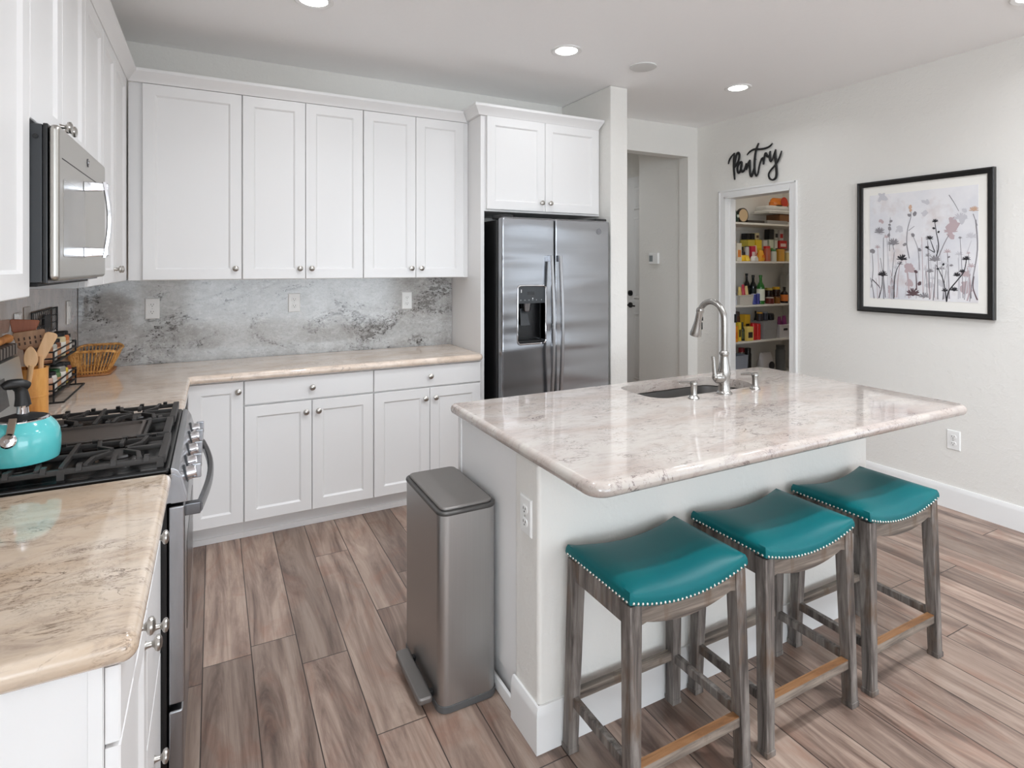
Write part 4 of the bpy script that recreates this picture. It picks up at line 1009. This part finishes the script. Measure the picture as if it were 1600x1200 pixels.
PANTRY = [
    ('bag', 4.401, 3.855, 0.076, 0.12, 1.889, 0.131, ((24, 52, 36), (200, 210, 200)), 'dark green tote bag at the left end of the top pantry shelf', 'bag') ,
    ('disc', 4.483, 3.82, 0.078, 0.03, 1.889, 0.14, ((40, 34, 28), (206, 178, 140)), 'round tan tin lid with a dark rim standing on the top pantry shelf', 'lid') ,
    ('box', 4.647, 3.895, 0.237, 0.2, 1.889, 0.026, ((52, 46, 42),), 'flat dark tray lying on the top pantry shelf', 'tray') ,
    ('box', 4.914, 3.865, 0.299, 0.2, 1.889, 0.031, ((152, 148, 142),), 'flat grey box at the right end of the top pantry shelf', 'box') ,
    ('bottle', 4.493, 3.92, 0.038, 0.05, 1.521, 0.282, ((214, 190, 170), (178, 70, 40)), 'tall pale bottle at the back left of the second pantry shelf', 'bottle') ,
    ('box', 4.391, 3.81, 0.063, 0.07, 1.521, 0.17, ((226, 218, 200), (226, 140, 70)), 'cream carton with an orange corner on the second pantry shelf', 'carton') ,
    ('bottle', 4.554, 3.88, 0.051, 0.05, 1.521, 0.143, ((38, 24, 22), (60, 36, 30)), 'small dark brown bottle behind the yellow bag on the second pantry shelf', 'bottle') ,
    ('box', 4.751, 3.985, 0.096, 0.1, 1.521, 0.216, ((214, 196, 80), (120, 108, 60)), 'olive yellow box at the back of the second pantry shelf', 'box') ,
    ('box', 4.843, 3.975, 0.089, 0.1, 1.521, 0.217, ((240, 206, 46), (230, 190, 40)), 'bright yellow box at the back of the second pantry shelf', 'box') ,
    ('can', 4.632, 3.895, 0.047, 0.06, 1.521, 0.147, ((200, 196, 190), (30, 28, 28)), 'silver can with a dark lid on the second pantry shelf', 'can') ,
    ('box', 4.68, 3.885, 0.06, 0.06, 1.521, 0.149, ((196, 46, 70), (230, 220, 220)), 'pink and white packet in the middle of the second pantry shelf', 'packet') ,
    ('bag', 4.732, 3.88, 0.048, 0.06, 1.521, 0.157, ((226, 190, 170), (210, 70, 50)), 'pale orange pouch beside the pink packet in the pantry', 'pouch') ,
    ('bag', 4.494, 3.8, 0.124, 0.06, 1.521, 0.057, ((244, 196, 40), (250, 214, 90)), 'yellow snack bag lying at the front of the second pantry shelf', 'bag') ,
    ('bag', 4.613, 3.79, 0.103, 0.05, 1.521, 0.048, ((236, 234, 230), (220, 216, 210)), 'crumpled white bag at the front of the second pantry shelf', 'bag') ,
    ('bag', 4.728, 3.81, 0.079, 0.07, 1.521, 0.106, ((240, 170, 44), (226, 120, 40)), 'orange-yellow bag in the middle front of the second pantry shelf', 'bag') ,
    ('box', 4.939, 3.955, 0.06, 0.06, 1.521, 0.216, ((220, 218, 210), (70, 70, 74)), 'white box with a dark print behind the orange-yellow bag', 'box') ,
    ('jar', 4.815, 3.81, 0.073, 0.07, 1.521, 0.149, ((176, 96, 70), (206, 40, 36)), 'orange jar with a red lid on the second pantry shelf', 'jar') ,
    ('box', 5.016, 3.945, 0.066, 0.06, 1.521, 0.221, ((216, 222, 200), (84, 140, 48)), 'white and green box behind the red-lidded jar', 'box') ,
    ('jar', 4.901, 3.81, 0.072, 0.07, 1.521, 0.117, ((206, 208, 196), (60, 120, 70)), 'white jar with green print on the second pantry shelf', 'jar') ,
    ('box', 5.094, 3.945, 0.059, 0.06, 1.521, 0.218, ((210, 214, 200), (40, 44, 40)), 'pale green box behind the white jar in the pantry', 'box') ,
    ('box', 5.171, 3.935, 0.114, 0.08, 1.521, 0.13, ((120, 84, 50),), 'brown box under the red box on the second pantry shelf', 'box') ,
    ('can', 5.018, 3.815, 0.096, 0.08, 1.521, 0.125, ((206, 152, 60), (160, 116, 50)), 'gold canister at the right of the second pantry shelf', 'canister') ,
    ('jar', 5.147, 3.825, 0.069, 0.06, 1.521, 0.105, ((214, 196, 140), (226, 224, 210)), 'pale yellow jar at the right end of the second pantry shelf', 'jar') ,
    ('bottle', 4.502, 3.93, 0.034, 0.05, 1.105, 0.162, ((44, 110, 160), (30, 60, 110)), 'blue bottle at the left end of the third pantry shelf', 'bottle') ,
    ('can', 4.353, 3.8, 0.05, 0.06, 1.105, 0.088, ((206, 208, 214), (190, 194, 206)), 'white tub at the left front of the third pantry shelf', 'tub') ,
    ('bin', 4.495, 3.835, 0.188, 0.12, 1.105, 0.093, ((206, 200, 190),), 'clear plastic bin holding packets on the third pantry shelf', 'bin') ,
    ('bag', 4.469, 3.84, 0.044, 0.05, 1.112, 0.163, ((222, 196, 120), (206, 60, 80)), 'pale yellow packet at the left in the clear pantry bin', 'packet') ,
    ('bag', 4.515, 3.84, 0.042, 0.05, 1.112, 0.185, ((196, 60, 80), (206, 60, 80)), 'red-topped packet in the middle of the clear pantry bin', 'packet') ,
    ('bag', 4.56, 3.84, 0.042, 0.05, 1.112, 0.171, ((226, 200, 140), (206, 60, 80)), 'cream packet at the right in the clear pantry bin', 'packet') ,
    ('bottle', 4.757, 4.0, 0.062, 0.07, 1.105, 0.295, ((24, 18, 20), (20, 16, 18)), 'tall near-black bottle behind the clear pantry bin', 'bottle') ,
    ('bottle', 4.826, 3.98, 0.076, 0.07, 1.105, 0.28, ((22, 30, 30), (26, 40, 36)), 'tall dark bottle between the bin and the green-necked bottle', 'bottle') ,
    ('can', 4.621, 3.805, 0.052, 0.06, 1.105, 0.102, ((58, 66, 150), (200, 204, 226)), 'left one of two blue and white cans on the third pantry shelf', 'can') ,
    ('can', 4.685, 3.81, 0.038, 0.05, 1.105, 0.107, ((60, 62, 140), (196, 200, 224)), 'right one of two blue and white cans on the third pantry shelf', 'can') ,
    ('bottle', 4.728, 3.812, 0.086, 0.075, 1.105, 0.282, ((40, 110, 40), (226, 230, 214)), 'green-necked bottle with a white label on the third pantry shelf', 'bottle') ,
    ('jar', 4.975, 3.915, 0.096, 0.08, 1.105, 0.15, ((40, 26, 22), (190, 170, 90)), 'dark jar right of the green-necked bottle', 'jar') ,
    ('jar', 4.844, 3.8, 0.101, 0.06, 1.105, 0.065, ((110, 44, 38), (196, 180, 170)), 'small reddish brown jar at the front of the third pantry shelf', 'jar') ,
    ('jar', 4.949, 3.8, 0.079, 0.06, 1.105, 0.067, ((140, 92, 36), (110, 70, 30)), 'small amber jar at the front of the third pantry shelf', 'jar') ,
    ('jar', 5.087, 3.915, 0.103, 0.08, 1.105, 0.157, ((54, 30, 22), (226, 180, 50)), 'dark jar with a yellow label behind the amber jar', 'jar') ,
    ('bottle', 5.073, 3.81, 0.086, 0.07, 1.105, 0.161, ((34, 24, 24), (226, 130, 60)), 'dark bottle with an orange label at the right of the third pantry shelf', 'bottle') ,
    ('box', 5.337, 3.985, 0.088, 0.08, 1.105, 0.281, ((180, 180, 174),), 'tall grey-white box at the back right of the third pantry shelf', 'box') ,
    ('box', 4.342, 3.79, 0.04, 0.05, 0.762, 0.15, ((232, 150, 40), (220, 120, 30)), 'orange box at the left front of the fourth pantry shelf', 'box') ,
    ('box', 4.422, 3.825, 0.039, 0.06, 0.762, 0.178, ((226, 196, 60), (60, 50, 30)), 'yellow and black box beside the orange box in the pantry', 'box') ,
    ('jar', 4.54, 3.94, 0.069, 0.07, 0.762, 0.266, ((96, 60, 40), (60, 40, 30)), 'tall brown jar at the back left of the fourth pantry shelf', 'jar') ,
    ('bottle', 4.482, 3.82, 0.058, 0.05, 0.762, 0.175, ((40, 44, 26), (70, 76, 36)), 'dark olive bottle on the fourth pantry shelf', 'bottle') ,
    ('box', 4.658, 3.94, 0.076, 0.07, 0.762, 0.235, ((240, 190, 50), (60, 40, 30)), 'tall yellow box at the back of the fourth pantry shelf', 'box') ,
    ('box', 4.529, 3.795, 0.086, 0.06, 0.762, 0.134, ((226, 200, 110), (50, 40, 36)), 'cream and black carton left of the red cans', 'carton') ,
    ('can', 4.621, 3.81, 0.057, 0.07, 0.762, 0.163, ((190, 34, 34), (170, 30, 30)), 'left one of two red cans on the fourth pantry shelf', 'can') ,
    ('can', 4.684, 3.81, 0.055, 0.07, 0.762, 0.156, ((196, 40, 36), (172, 32, 30)), 'right one of two red cans on the fourth pantry shelf', 'can') ,
    ('bin', 4.828, 3.845, 0.201, 0.14, 0.762, 0.172, ((150, 150, 150),), 'grey lidded storage bin on the fourth pantry shelf', 'bin') ,
    ('bottle', 4.849, 3.97, 0.039, 0.05, 0.762, 0.261, ((22, 22, 26), (26, 26, 30)), 'black bottle at the back behind the red cans', 'bottle') ,
    ('bin', 5.052, 3.865, 0.185, 0.18, 0.762, 0.13, ((206, 204, 206),), 'white storage bin at the right of the fourth pantry shelf', 'bin') ,
    ('bag', 5.03, 3.835, 0.059, 0.06, 0.775, 0.194, ((120, 40, 96), (200, 120, 170)), 'purple packet on the left in the white pantry bin', 'packet') ,
    ('bag', 5.102, 3.835, 0.065, 0.06, 0.775, 0.2, ((130, 44, 110), (196, 90, 150)), 'purple packet on the right in the white pantry bin', 'packet') ,
    ('bin', 4.403, 3.855, 0.175, 0.2, 0.4, 0.23, ((150, 156, 168),), 'clear blue-grey container low in the pantry on the left', 'container') ,
    ('jar', 4.645, 3.965, 0.071, 0.12, 0.4, 0.265, ((140, 134, 126), (150, 40, 44)), 'grey pot with a red lid low in the pantry', 'pot') ,
    ('jar', 4.638, 3.885, 0.063, 0.1, 0.4, 0.273, ((28, 26, 26), (30, 28, 28)), 'black pot low in the pantry beside the grey pot', 'pot') ,
    ('bag', 4.85, 3.855, 0.202, 0.16, 0.4, 0.221, ((176, 172, 170), (40, 38, 40)), 'black and white patterned bag low in the pantry', 'bag') ,
    ('jar', 5.165, 3.925, 0.096, 0.1, 0.4, 0.264, ((110, 112, 112), (90, 92, 92)), 'glass jar low on the right side of the pantry', 'jar') ,
    ('box', 5.122, 3.905, 0.192, 0.16, 1.924, 0.069, ((128, 84, 48),), 'brown woven box under the white platters on the top pantry shelf', 'box') ,
    ('box', 5.012, 3.915, 0.346, 0.22, 1.997, 0.008, ((222, 220, 214),), 'thin white board in the platter stack on the top pantry shelf', 'board') ,
    ('platter', 5.035, 3.925, 0.328, 0.22, 2.009, 0.07, ((226, 224, 220),), 'white plastic platter with a grip hole on the top pantry shelf', 'platter') ,
    ('bag', 5.115, 3.905, 0.256, 0.14, 2.083, 0.081, ((224, 128, 40), (196, 60, 36)), 'orange snack bag on top of the white platter stack', 'bag') ,
    ('box', 4.72, 3.98, 0.048, 0.07, 1.741, 0.059, ((30, 28, 30),), 'left one of two black boxes stacked on the second pantry shelf', 'box') ,
    ('box', 4.782, 3.98, 0.051, 0.07, 1.741, 0.06, ((30, 28, 30),), 'right one of two black boxes stacked on the second pantry shelf', 'box') ,
    ('box', 4.848, 3.98, 0.052, 0.07, 1.742, 0.066, ((232, 218, 170), (96, 60, 40)), 'cream box on top of the bright yellow box in the pantry', 'box') ,
    ('box', 5.032, 3.955, 0.069, 0.06, 1.746, 0.103, ((28, 28, 28),), 'tall black box on top of the white and green box', 'box') ,
    ('box', 5.107, 3.955, 0.054, 0.06, 1.743, 0.101, ((200, 200, 190), (50, 50, 46)), 'white and black box on top of the pale green box', 'box') ,
    ('box', 5.169, 3.935, 0.119, 0.08, 1.655, 0.078, ((190, 50, 44), (226, 200, 190)), 'red box stacked behind the gold canister in the pantry', 'box') ,
    ('box', 5.157, 3.935, 0.062, 0.06, 1.737, 0.107, ((206, 200, 196), (196, 40, 40)), 'red and white box on top of the red box in the pantry', 'box') ,
    ('jar', 4.742, 3.835, 0.069, 0.06, 0.938, 0.085, ((50, 46, 50), (224, 170, 60)), 'black and yellow jar on the left of the grey bin lid', 'jar') ,
    ('jar', 4.846, 3.855, 0.057, 0.06, 0.938, 0.084, ((60, 64, 74), (150, 156, 166)), 'grey jar in the middle of the grey bin lid', 'jar') ,
    ('jar', 4.93, 3.86, 0.084, 0.07, 0.938, 0.064, ((28, 28, 32), (40, 40, 46)), 'black jar on the right of the grey bin lid', 'jar') ,
]

rnd = random.Random(4)
def pantry_item(kind, x, y, w, d, z, h, cols, label, cat):
    c1 = cols[0]; c2 = cols[1] if len(cols) > 1 else c1
    name = cat.replace(' ', '_'); z += .001
    grp = 'groceries in the pantry'
    x0, x1, y0, y1 = x-w/2, x+w/2, y-d/2, y+d/2
    t = thing(name, label, cat, (x, y, z), grp)
    if kind == 'box':
        obj('carton' if cat != 'carton' else 'carton_body', G().box(x0, x1, y0, y1, z, z+h, min(.003, h*.2)), pm(c1), t)
        if c2 != c1: obj('printed_panel', G().box(x0+w*.16, x1-w*.16, y0-.0008, y0+.001, z+h*.22, z+h*.62), pm(c2), t)
    elif kind == 'bottle':
        r = min(w, d)/2
        obj('glass_body', G().lathe([(r*.95, 0), (r, .004), (r, h*.58), (r*.8, h*.66), (r*.38, h*.76), (r*.34, h*.93)], (x, y, z), 18), pm(c1, .12), t)
        obj('bottle_label', G().lathe([(r+.0006, h*.12), (r+.0006, h*.52)], (x, y, z), 18, 'z', False, False), pm(c2), t)
        obj('bottle_cap', G().lathe([(r*.42, h*.92), (r*.42, h*.995), (.001, h)], (x, y, z), 14), pm(c1, .4), t)
    elif kind in ('jar', 'can'):
        r = min(w, max(d, w*.8))/2; f = .84 if kind == 'jar' else .955
        obj('body', G().lathe([(r*.94, 0), (r, .004), (r, h*(f-.06)), (r*.86, h*f)], (x, y, z), 18), pm(c1, .25), t)
        obj('lid', G().lathe([(r*.9, h*f), (r*.9, h*.99), (r*.8, h), (.001, h)], (x, y, z), 18), pm(c2, .35), t)
    elif kind == 'bag':
        g = G(); rg = []
        for k in range(8):
            u = k/7; s_ = (1-.25*u**3); th = d*(.95-.75*u**2.2) if k else d*.7
            rg.append([Vector((x+(w/2*s_)*math.cos(a)*(1+.05*rnd.uniform(-1, 1)), y+th/2*math.sin(a), z+h*u*(1 if k < 7 else 1)+(rnd.uniform(-1, 1)*h*.03 if 0 < k < 7 else 0))) for a in [2*math.pi*j/14 for j in range(14)]])
        g.rings(rg); obj('pouch_body', g, pm(c1, .3), t)
        if c2 != c1:
            obj('printed_panel', G().lathe([(w*.2, 0), (w*.2, .002)], (x, y-d*.455, z+h*.45), 14, (0, -1, .06)), pm(c2, .3), t)
    elif kind == 'disc':
        obj('rim', G().lathe([(h/2, -.012), (h/2, .012), (h/2-.008, .014), (h/2-.008, -.012)], (x, y, z+h/2), 28, 'y'), pm(c1), t)
        obj('panel', G().lathe([(h/2-.010, -.0135), (h/2-.010, .006)], (x, y, z+h/2), 28, 'y'), pm(c2), t)
    elif kind == 'platter':
        g = G().slab(rounded(rect(x0, x1, y0, y1), .06, 6), z, z+h*.35, .01, 3).slab(rounded(rect(x0+.01, x1-.01, y0+.01, y1-.01), .06, 6), z+h*.34, z+h, .018, 4)
        obj('tray_body', g, pm(c1, .3), t)
        obj('grip_hole', G().slab(rounded(rect(x-.05, x+.03, y0+.004, y0+.035), .014, 5), z+h*.97, z+h+.0012, .0005, 1), mat_blackm, t)
    elif kind == 'bin':
        m_ = pm(c1, .3)
        g = G(); po = rect(x0+.01, x1-.01, y0+.01, y1-.01); hh = h
        g.rings([[Vector((p[0], p[1], zz)) for p in inset(po, o)] for zz, o in ((z, 0), (z+hh, -.008), (z+hh, -.004), (z+.004, .004))])
        obj('bin_body', g, m_, t)
        g = G().tube([Vector((p[0], p[1], z+hh-.003)) for p in rounded([tuple(q) for q in inset(po, -.010)], .015, 4)], .005, 8, True)
        if 'lidded' in label: g.box(x0+.004, x1-.004, y0+.004, y1-.004, z+hh-.012, z+hh, .004); g.box(x0+.006, x1-.006, y0+.003, y1-.003, z+hh*.52, z+hh*.56, .002)
        if 'white storage' in label: obj('grip_slot', G().slab(rounded(rect(x-.03, x+.03, z+hh*.55, z+hh*.72), .008, 4), -(y0+.012), -(y0+.002), .001, 1, None, RX), mat_blackm, t)
        obj('rim', g, m_, t)
    return t
for it in PANTRY: pantry_item(*it)

# ---------------------------------------------------------------- wall sign, picture, thermostat
SIGN = [[(3.536,2.363),(3.528,2.391),(3.507,2.421),(3.471,2.448)],
        [(3.471,2.448),(3.477,2.395),(3.477,2.32),(3.472,2.266),(3.467,2.218)],
        [(3.47,2.323),(3.464,2.376),(3.449,2.427),(3.431,2.443),(3.418,2.422),(3.426,2.378),(3.449,2.345),(3.469,2.325)],
        [(3.391,2.36),(3.418,2.354),(3.438,2.319),(3.431,2.276),(3.411,2.282),(3.395,2.324),(3.39,2.36)],
        [(3.39,2.36),(3.401,2.313),(3.391,2.279),(3.371,2.282),(3.356,2.306),(3.346,2.341)],
        [(3.346,2.341),(3.346,2.309),(3.343,2.282)],
        [(3.343,2.292),(3.327,2.334),(3.308,2.363)],
        [(3.308,2.363),(3.309,2.311),(3.307,2.254),(3.296,2.225),(3.283,2.241),(3.267,2.288)],
        [(3.222,2.487),(3.241,2.447),(3.255,2.398),(3.262,2.328),(3.26,2.256),(3.243,2.216)],
        [(3.243,2.216),(3.227,2.243),(3.213,2.304),(3.195,2.348),(3.181,2.362)],
        [(3.337,2.408),(3.308,2.431),(3.265,2.443),(3.208,2.434),(3.158,2.432),(3.117,2.44),(3.09,2.46)],
        [(3.181,2.362),(3.174,2.329),(3.175,2.302)],
        [(3.175,2.314),(3.162,2.37),(3.153,2.39),(3.135,2.364),(3.119,2.357)],
        [(3.11,2.402),(3.114,2.366),(3.109,2.326),(3.099,2.315)],
        [(3.099,2.317),(3.084,2.341),(3.071,2.374),(3.06,2.406)],
        [(3.06,2.406),(3.063,2.353),(3.057,2.287),(3.051,2.217),(3.06,2.177),(3.088,2.165)],
        [(3.088,2.165),(3.115,2.182),(3.124,2.216),(3.104,2.246),(3.068,2.277),(3.038,2.311),(3.016,2.353),(3.005,2.385)]]
THIN = {0, 5, 9, 10, 14, 16}
g = G()
for i, st_ in enumerate(SIGN):
    r0 = .0098 if i not in THIN else .0076
    n_ = len(st_); rr = [r0*(.75 if (k in (0, n_-1)) else 1.12) for k in range(n_)]
    if n_ < 3: st_ = [st_[0], tuple((a+b)/2 for a, b in zip(st_[0], st_[-1])), st_[-1]]; rr = [r0]*3
    g.tube([(3.976-.0004*i, y, z) for y, z in st_], rr, 10, False, (0, .55), 5)
for (y, z) in ((3.476, 2.36), (3.258, 2.36), (3.06, 2.33)): g.cyl((3.9868, y, z), (3.972, y, z), .004)
single('wall_sign', g, mat_blackm, 'black cursive metal word sign above the pantry door', 'sign', (3.98, 3.27, 2.33), None, 60)

def painting():
    y0, y1, z0, z1 = 1.619, 2.403, 1.165, 2.047
    t = thing('framed_picture', 'black framed wildflower watercolour on the right wall', 'picture', (3.97, 2.011, 1.606))
    fr_ = [(0, .9868), (.0, .958), (.004, .9545), (.012, .9545), (.016, .958), (.026, .960), (.034, .9655), (.034, .9868)]
    rg = []
    for o, x in fr_:
        rg.append([Vector((3+x, a, b)) for a, b in rect(y0+o, y1-o, z0+o, z1-o)])
    obj('frame', G().rings(rg, True, False, False, True), plain('frame_black', (22, 21, 20), .3), t)
    mt = obj('mat_board', G().box(3.974, 3.984, y0+.03, y1-.03, z0+.03, z1-.03), plain('mat_board_cream', (236, 234, 228), .7), t)
    py0, py1, pz0, pz1 = 1.700, 2.324, 1.259, 1.955
    m = M('watercolour_paper', rough=.7)
    v = m.pos(); c = m.mix(m.mask(m.noise(v, 3.5, 4, .6), .4, .65), sRGB(228, 227, 229), sRGB(214, 215, 220))
    c = m.mix(m.math('MULTIPLY', m.mask(m.noise(m.pos(loc=(3, 1, 2)), 5, 4, .6), .55, .72), .55), c, sRGB(196, 180, 176))
    m.set('col', c)
    pr = obj('print', G().box(3.9725, 3.9745, py0, py1, pz0, pz1), m.m, t)
    # brush strokes on the paper, laid on a sketch grid (140..865 across, about 240..985 down)
    def pt(a, b):
        s = (a-140)/725; top = 272-69*s; bot = 970+30*s
        return (py1+(py0-py1)*s, pz0+(pz1-pz0)*(bot-b)/(bot-top))
    inks = [plain('ink_'+n_, c_, .8) for n_, c_ in (('black', (44, 42, 46)), ('grey', (138, 135, 139)), ('pale', (198, 197, 202)), ('mauve', (186, 168, 171)), ('tan', (200, 168, 146)), ('plum', (96, 76, 80)))]
    g = G(); layer = [0]
    def X_(): layer[0] += 1; return 3.9723-layer[0]*3.0e-6
    def blob(a, b, ra, rb, ang, mi):
        g.mi = mi; y, z = pt(a, b); x = X_(); k = .00088
        P_ = []
        for q in range(12):
            w_ = 2*math.pi*q/12; r_ = 1+.16*rnd.uniform(-1, 1); da, db = ra*math.cos(w_)*r_, rb*math.sin(w_)*r_
            P_.append((x, y-k*(da*math.cos(ang)-db*math.sin(ang)), z-k*(da*math.sin(ang)+db*math.cos(ang))))
        g.add(P_, [tuple(range(12))])
    def stem(pts, w, mi):
        g.mi = mi; x = X_(); P_ = [Vector((0, *pt(*p))) for p in pts]
        P_, W_ = spline(P_, [1]*len(P_), 5)
        L_, R_ = [], []
        for i, p in enumerate(P_):
            t_ = (P_[min(i+1, len(P_)-1)]-P_[max(i-1, 0)]).normalized(); nrm = Vector((0, -t_.z, t_.y)); ww = w*.00045*(1-.5*i/len(P_))
            L_.append((x, p.y+nrm.y*ww, p.z+nrm.z*ww)); R_.append((x, p.y-nrm.y*ww, p.z-nrm.z*ww))
        n_ = len(P_); g.add(L_+R_, [(i, i+1, n_+i+1, n_+i) for i in range(n_-1)])
    def daisy(a, b, r, mi, n_=8, up=True):
        for k in range(n_):
            an = (-math.pi+math.pi*1.0*k/(n_-1)) if up else 2*math.pi*k/n_
            an += rnd.uniform(-.12, .12); blob(a+r*.5*math.cos(an), b+r*.5*math.sin(an)*.9, r*.5, r*.11, an, mi)
        blob(a, b+2, r*.25, r*.2, 0, mi)
    # soft washes
    for a, b, r, mi in ((210, 520, 34, 2), (225, 440, 26, 3), (360, 500, 40, 2), (440, 770, 60, 3), (425, 870, 46, 3), (720, 470, 62, 3), (690, 540, 44, 3), (780, 440, 40, 2), (800, 800, 44, 3), (800, 900, 60, 3), (300, 910, 30, 3), (560, 880, 36, 2), (240, 290, 60, 2), (530, 390, 34, 2), (640, 870, 34, 2), (540, 310, 28, 2)):
        for _ in range(3): blob(a+rnd.uniform(-14, 14), b+rnd.uniform(-12, 12), r*rnd.uniform(.4, .8), r*rnd.uniform(.25, .5), rnd.uniform(0, 3), mi)
    for k in range(44):
        a = rnd.uniform(150, 855); l = rnd.uniform(120, 420); d_ = rnd.uniform(-40, 40)
        stem([(a, 965+15*rnd.random()), (a+d_*.4, 965-l*.5), (a+d_, 965-l)], rnd.uniform(4, 8), rnd.choice((1, 2, 2, 3)))
        if k % 2: daisy(a+d_, 965-l, rnd.uniform(12, 26), rnd.choice((2, 2, 3, 1)), 6)
    for st_, w, mi in (([(320, 975), (325, 860), (340, 780), (375, 720)], 7, 0), ([(210, 970), (230, 900), (238, 825)], 7, 0), ([(155, 840), (200, 880), (220, 905)], 7, 0), ([(430, 700), (412, 600), (418, 500), (440, 420), (440, 370)], 7, 1), ([(425, 510), (465, 480)], 5, 1), ([(480, 915), (478, 840), (472, 780)], 8, 5), ([(590, 985), (600, 860), (604, 740)], 7, 1), ([(675, 995), (655, 850), (610, 745)], 7, 0), ([(675, 990), (690, 920), (740, 850), (780, 790), (795, 715)], 9, 0), ([(605, 700), (625, 620), (610, 520), (600, 450)], 7, 0), ([(620, 700), (660, 600), (690, 540)], 7, 1), ([(600, 655), (570, 570)], 6, 0), ([(600, 660), (550, 630)], 6, 0), ([(800, 660), (825, 580)], 5, 2), ([(850, 440), (860, 640), (830, 860), (815, 990)], 8, 1), ([(860, 980), (835, 900), (840, 820)], 8, 5), ([(690, 270), (720, 320), (750, 380)], 5, 1), ([(835, 400), (860, 480)], 5, 1), ([(290, 650), (288, 540), (295, 420)], 5, 1), ([(320, 640), (310, 590)], 6, 1), ([(150, 900), (165, 780), (158, 660)], 6, 1), ([(500, 780), (490, 640), (455, 545)], 5, 1), ([(800, 985), (820, 880), (800, 760)], 8, 3)):
        stem(st_, w, mi)
    for a, b, r, mi in ((378, 705, 40, 0), (238, 815, 38, 0), (600, 712, 38, 1), (795, 706, 26, 0), (740, 815, 26, 0), (568, 565, 24, 0), (603, 450, 22, 0), (550, 628, 16, 0), (722, 915, 26, 0), (665, 920, 22, 0), (570, 790, 24, 1), (825, 555, 34, 2), (700, 520, 44, 3), (760, 430, 44, 2), (840, 375, 30, 4), (215, 520, 40, 1), (318, 600, 44, 1), (455, 945, 50, 5), (530, 960, 34, 1), (770, 790, 20, 0), (705, 750, 14, 1)):
        daisy(a, b, r, mi, 9)
    for a, b, r, mi in ((430, 405, 14, 1), (468, 395, 17, 1), (438, 350, 16, 4), (440, 372, 12, 4), (290, 495, 15, 1), (285, 540, 13, 1), (300, 445, 13, 1), (290, 470, 10, 1), (160, 650, 22, 1), (398, 605, 14, 1), (455, 540, 15, 1), (500, 640, 14, 1), (500, 870, 16, 5), (476, 790, 14, 5), (595, 495, 10, 0), (625, 520, 9, 0), (785, 375, 16, 2), (655, 740, 9, 0), (620, 770, 9, 0), (690, 690, 8, 1)):
        blob(a, b, r, r*.75, rnd.uniform(0, 3), mi)
    obj('painted_flowers', g, inks, pr)
painting()

th = thing('thermostat', 'small white thermostat with a grey screen on the hall wall', 'thermostat', (3.89, 4.36, 1.55))
obj('housing', G().box(3.862, 3.8895, 4.305, 4.435, 1.495, 1.605, .006, 3), mat_plate, th)
obj('screen', G().box(3.8605, 3.8625, 4.375, 4.425, 1.52, 1.58, .001), plain('screen_grey', (132, 138, 140), .3), th)

# ---------------------------------------------------------------- ceiling fixtures
def downlight(x, y, label, power):
    t = thing('recessed_light', label, 'ceiling light', (x, y, CH), 'recessed ceiling lights')
    obj('trim_ring', G().lathe([(.092, 0), (.092, -.004), (.086, -.007), (.066, -.004), (.064, 0)], (x, y, CH), 32), mat_trim, t)
    obj('lens', G().lathe([(.065, -.0015), (.062, -.004), (.001, -.005)], (x, y, CH), 32), mat_lens, t)
    l = bpy.data.lights.new('downlight_beam', 'AREA'); l.shape = 'DISK'; l.size = .12; l.energy = power; l.color = (.93, .975, 1.03); l.spread = R(150)
    o = bpy.data.objects.new('downlight_beam', l); COL.objects.link(o); o.parent = t; o.location = (0, 0, -.012)
mat_lens = M('lamp_lens', col=(1, 1, 1, 1), emit=(1, .97, .92, 1), estr=9.0).m
downlight(.427, 2.874, 'recessed ceiling light over the back counter, cut by the top frame edge', 1.8)
downlight(1.857, 2.854, 'recessed ceiling light in front of the refrigerator cabinet', 1.8)
downlight(3.334, 2.879, 'recessed ceiling light nearest the pantry door', 1.8)
downlight(3.44, 1.25, 'recessed ceiling light at the top right corner of the picture', 1.8)
# stronger fill lamps added over the front half, none of them visible
for lx, ly, k in ((.72, 1.75, .5), (1.9, .75, .75), (3.0, .45, .55)):
    downlight(lx, ly, 'added unseen ceiling fill light over the viewer end of the kitchen', 25*k)
for lx in (.43, 1.86, 3.44):  # weaker fill lamps added farther back, out of view
    downlight(lx, -.4, 'added unseen ceiling fill light over the great room', 1.8*.5)
g = G().lathe([(.085, 0), (.085, -.006), (.078, -.010), (.001, -.011)], (2.442, 2.855, CH), 32)
single('ceiling_speaker', g, plain('ceiling_cover', (216, 216, 214), .6), 'round white cover plate on the ceiling between two recessed lights', 'ceiling cover', (2.442, 2.855, CH))
downlight(3.2, 5.0, 'added unseen ceiling fill light in the back hall', 2)  # lamp added to lift the dark hall, no fixture is visible there
# unseen lamp added to brighten the pantry interior
pl = thing('pantry_fill_lamp', 'added unseen fill lamp inside the pantry above the door head', 'ceiling light', (4.7, 3.0, CH))
obj('shade', G().lathe([(.13, 0), (.13, -.03), (.10, -.07), (.001, -.085)], (4.7, 3.0, CH), 28), M('pantry_fill_shade', col=(1, 1, 1, 1), emit=(1, .93, .84, 1), estr=4.0).m, pl)
l = bpy.data.lights.new('pantry_fill_bulb', 'POINT'); l.energy = 2.6; l.color = (1, .93, .84); l.shadow_soft_size = .12
o = bpy.data.objects.new('pantry_fill_bulb', l); COL.objects.link(o); o.parent = pl; o.location = (0, 0, -.22)
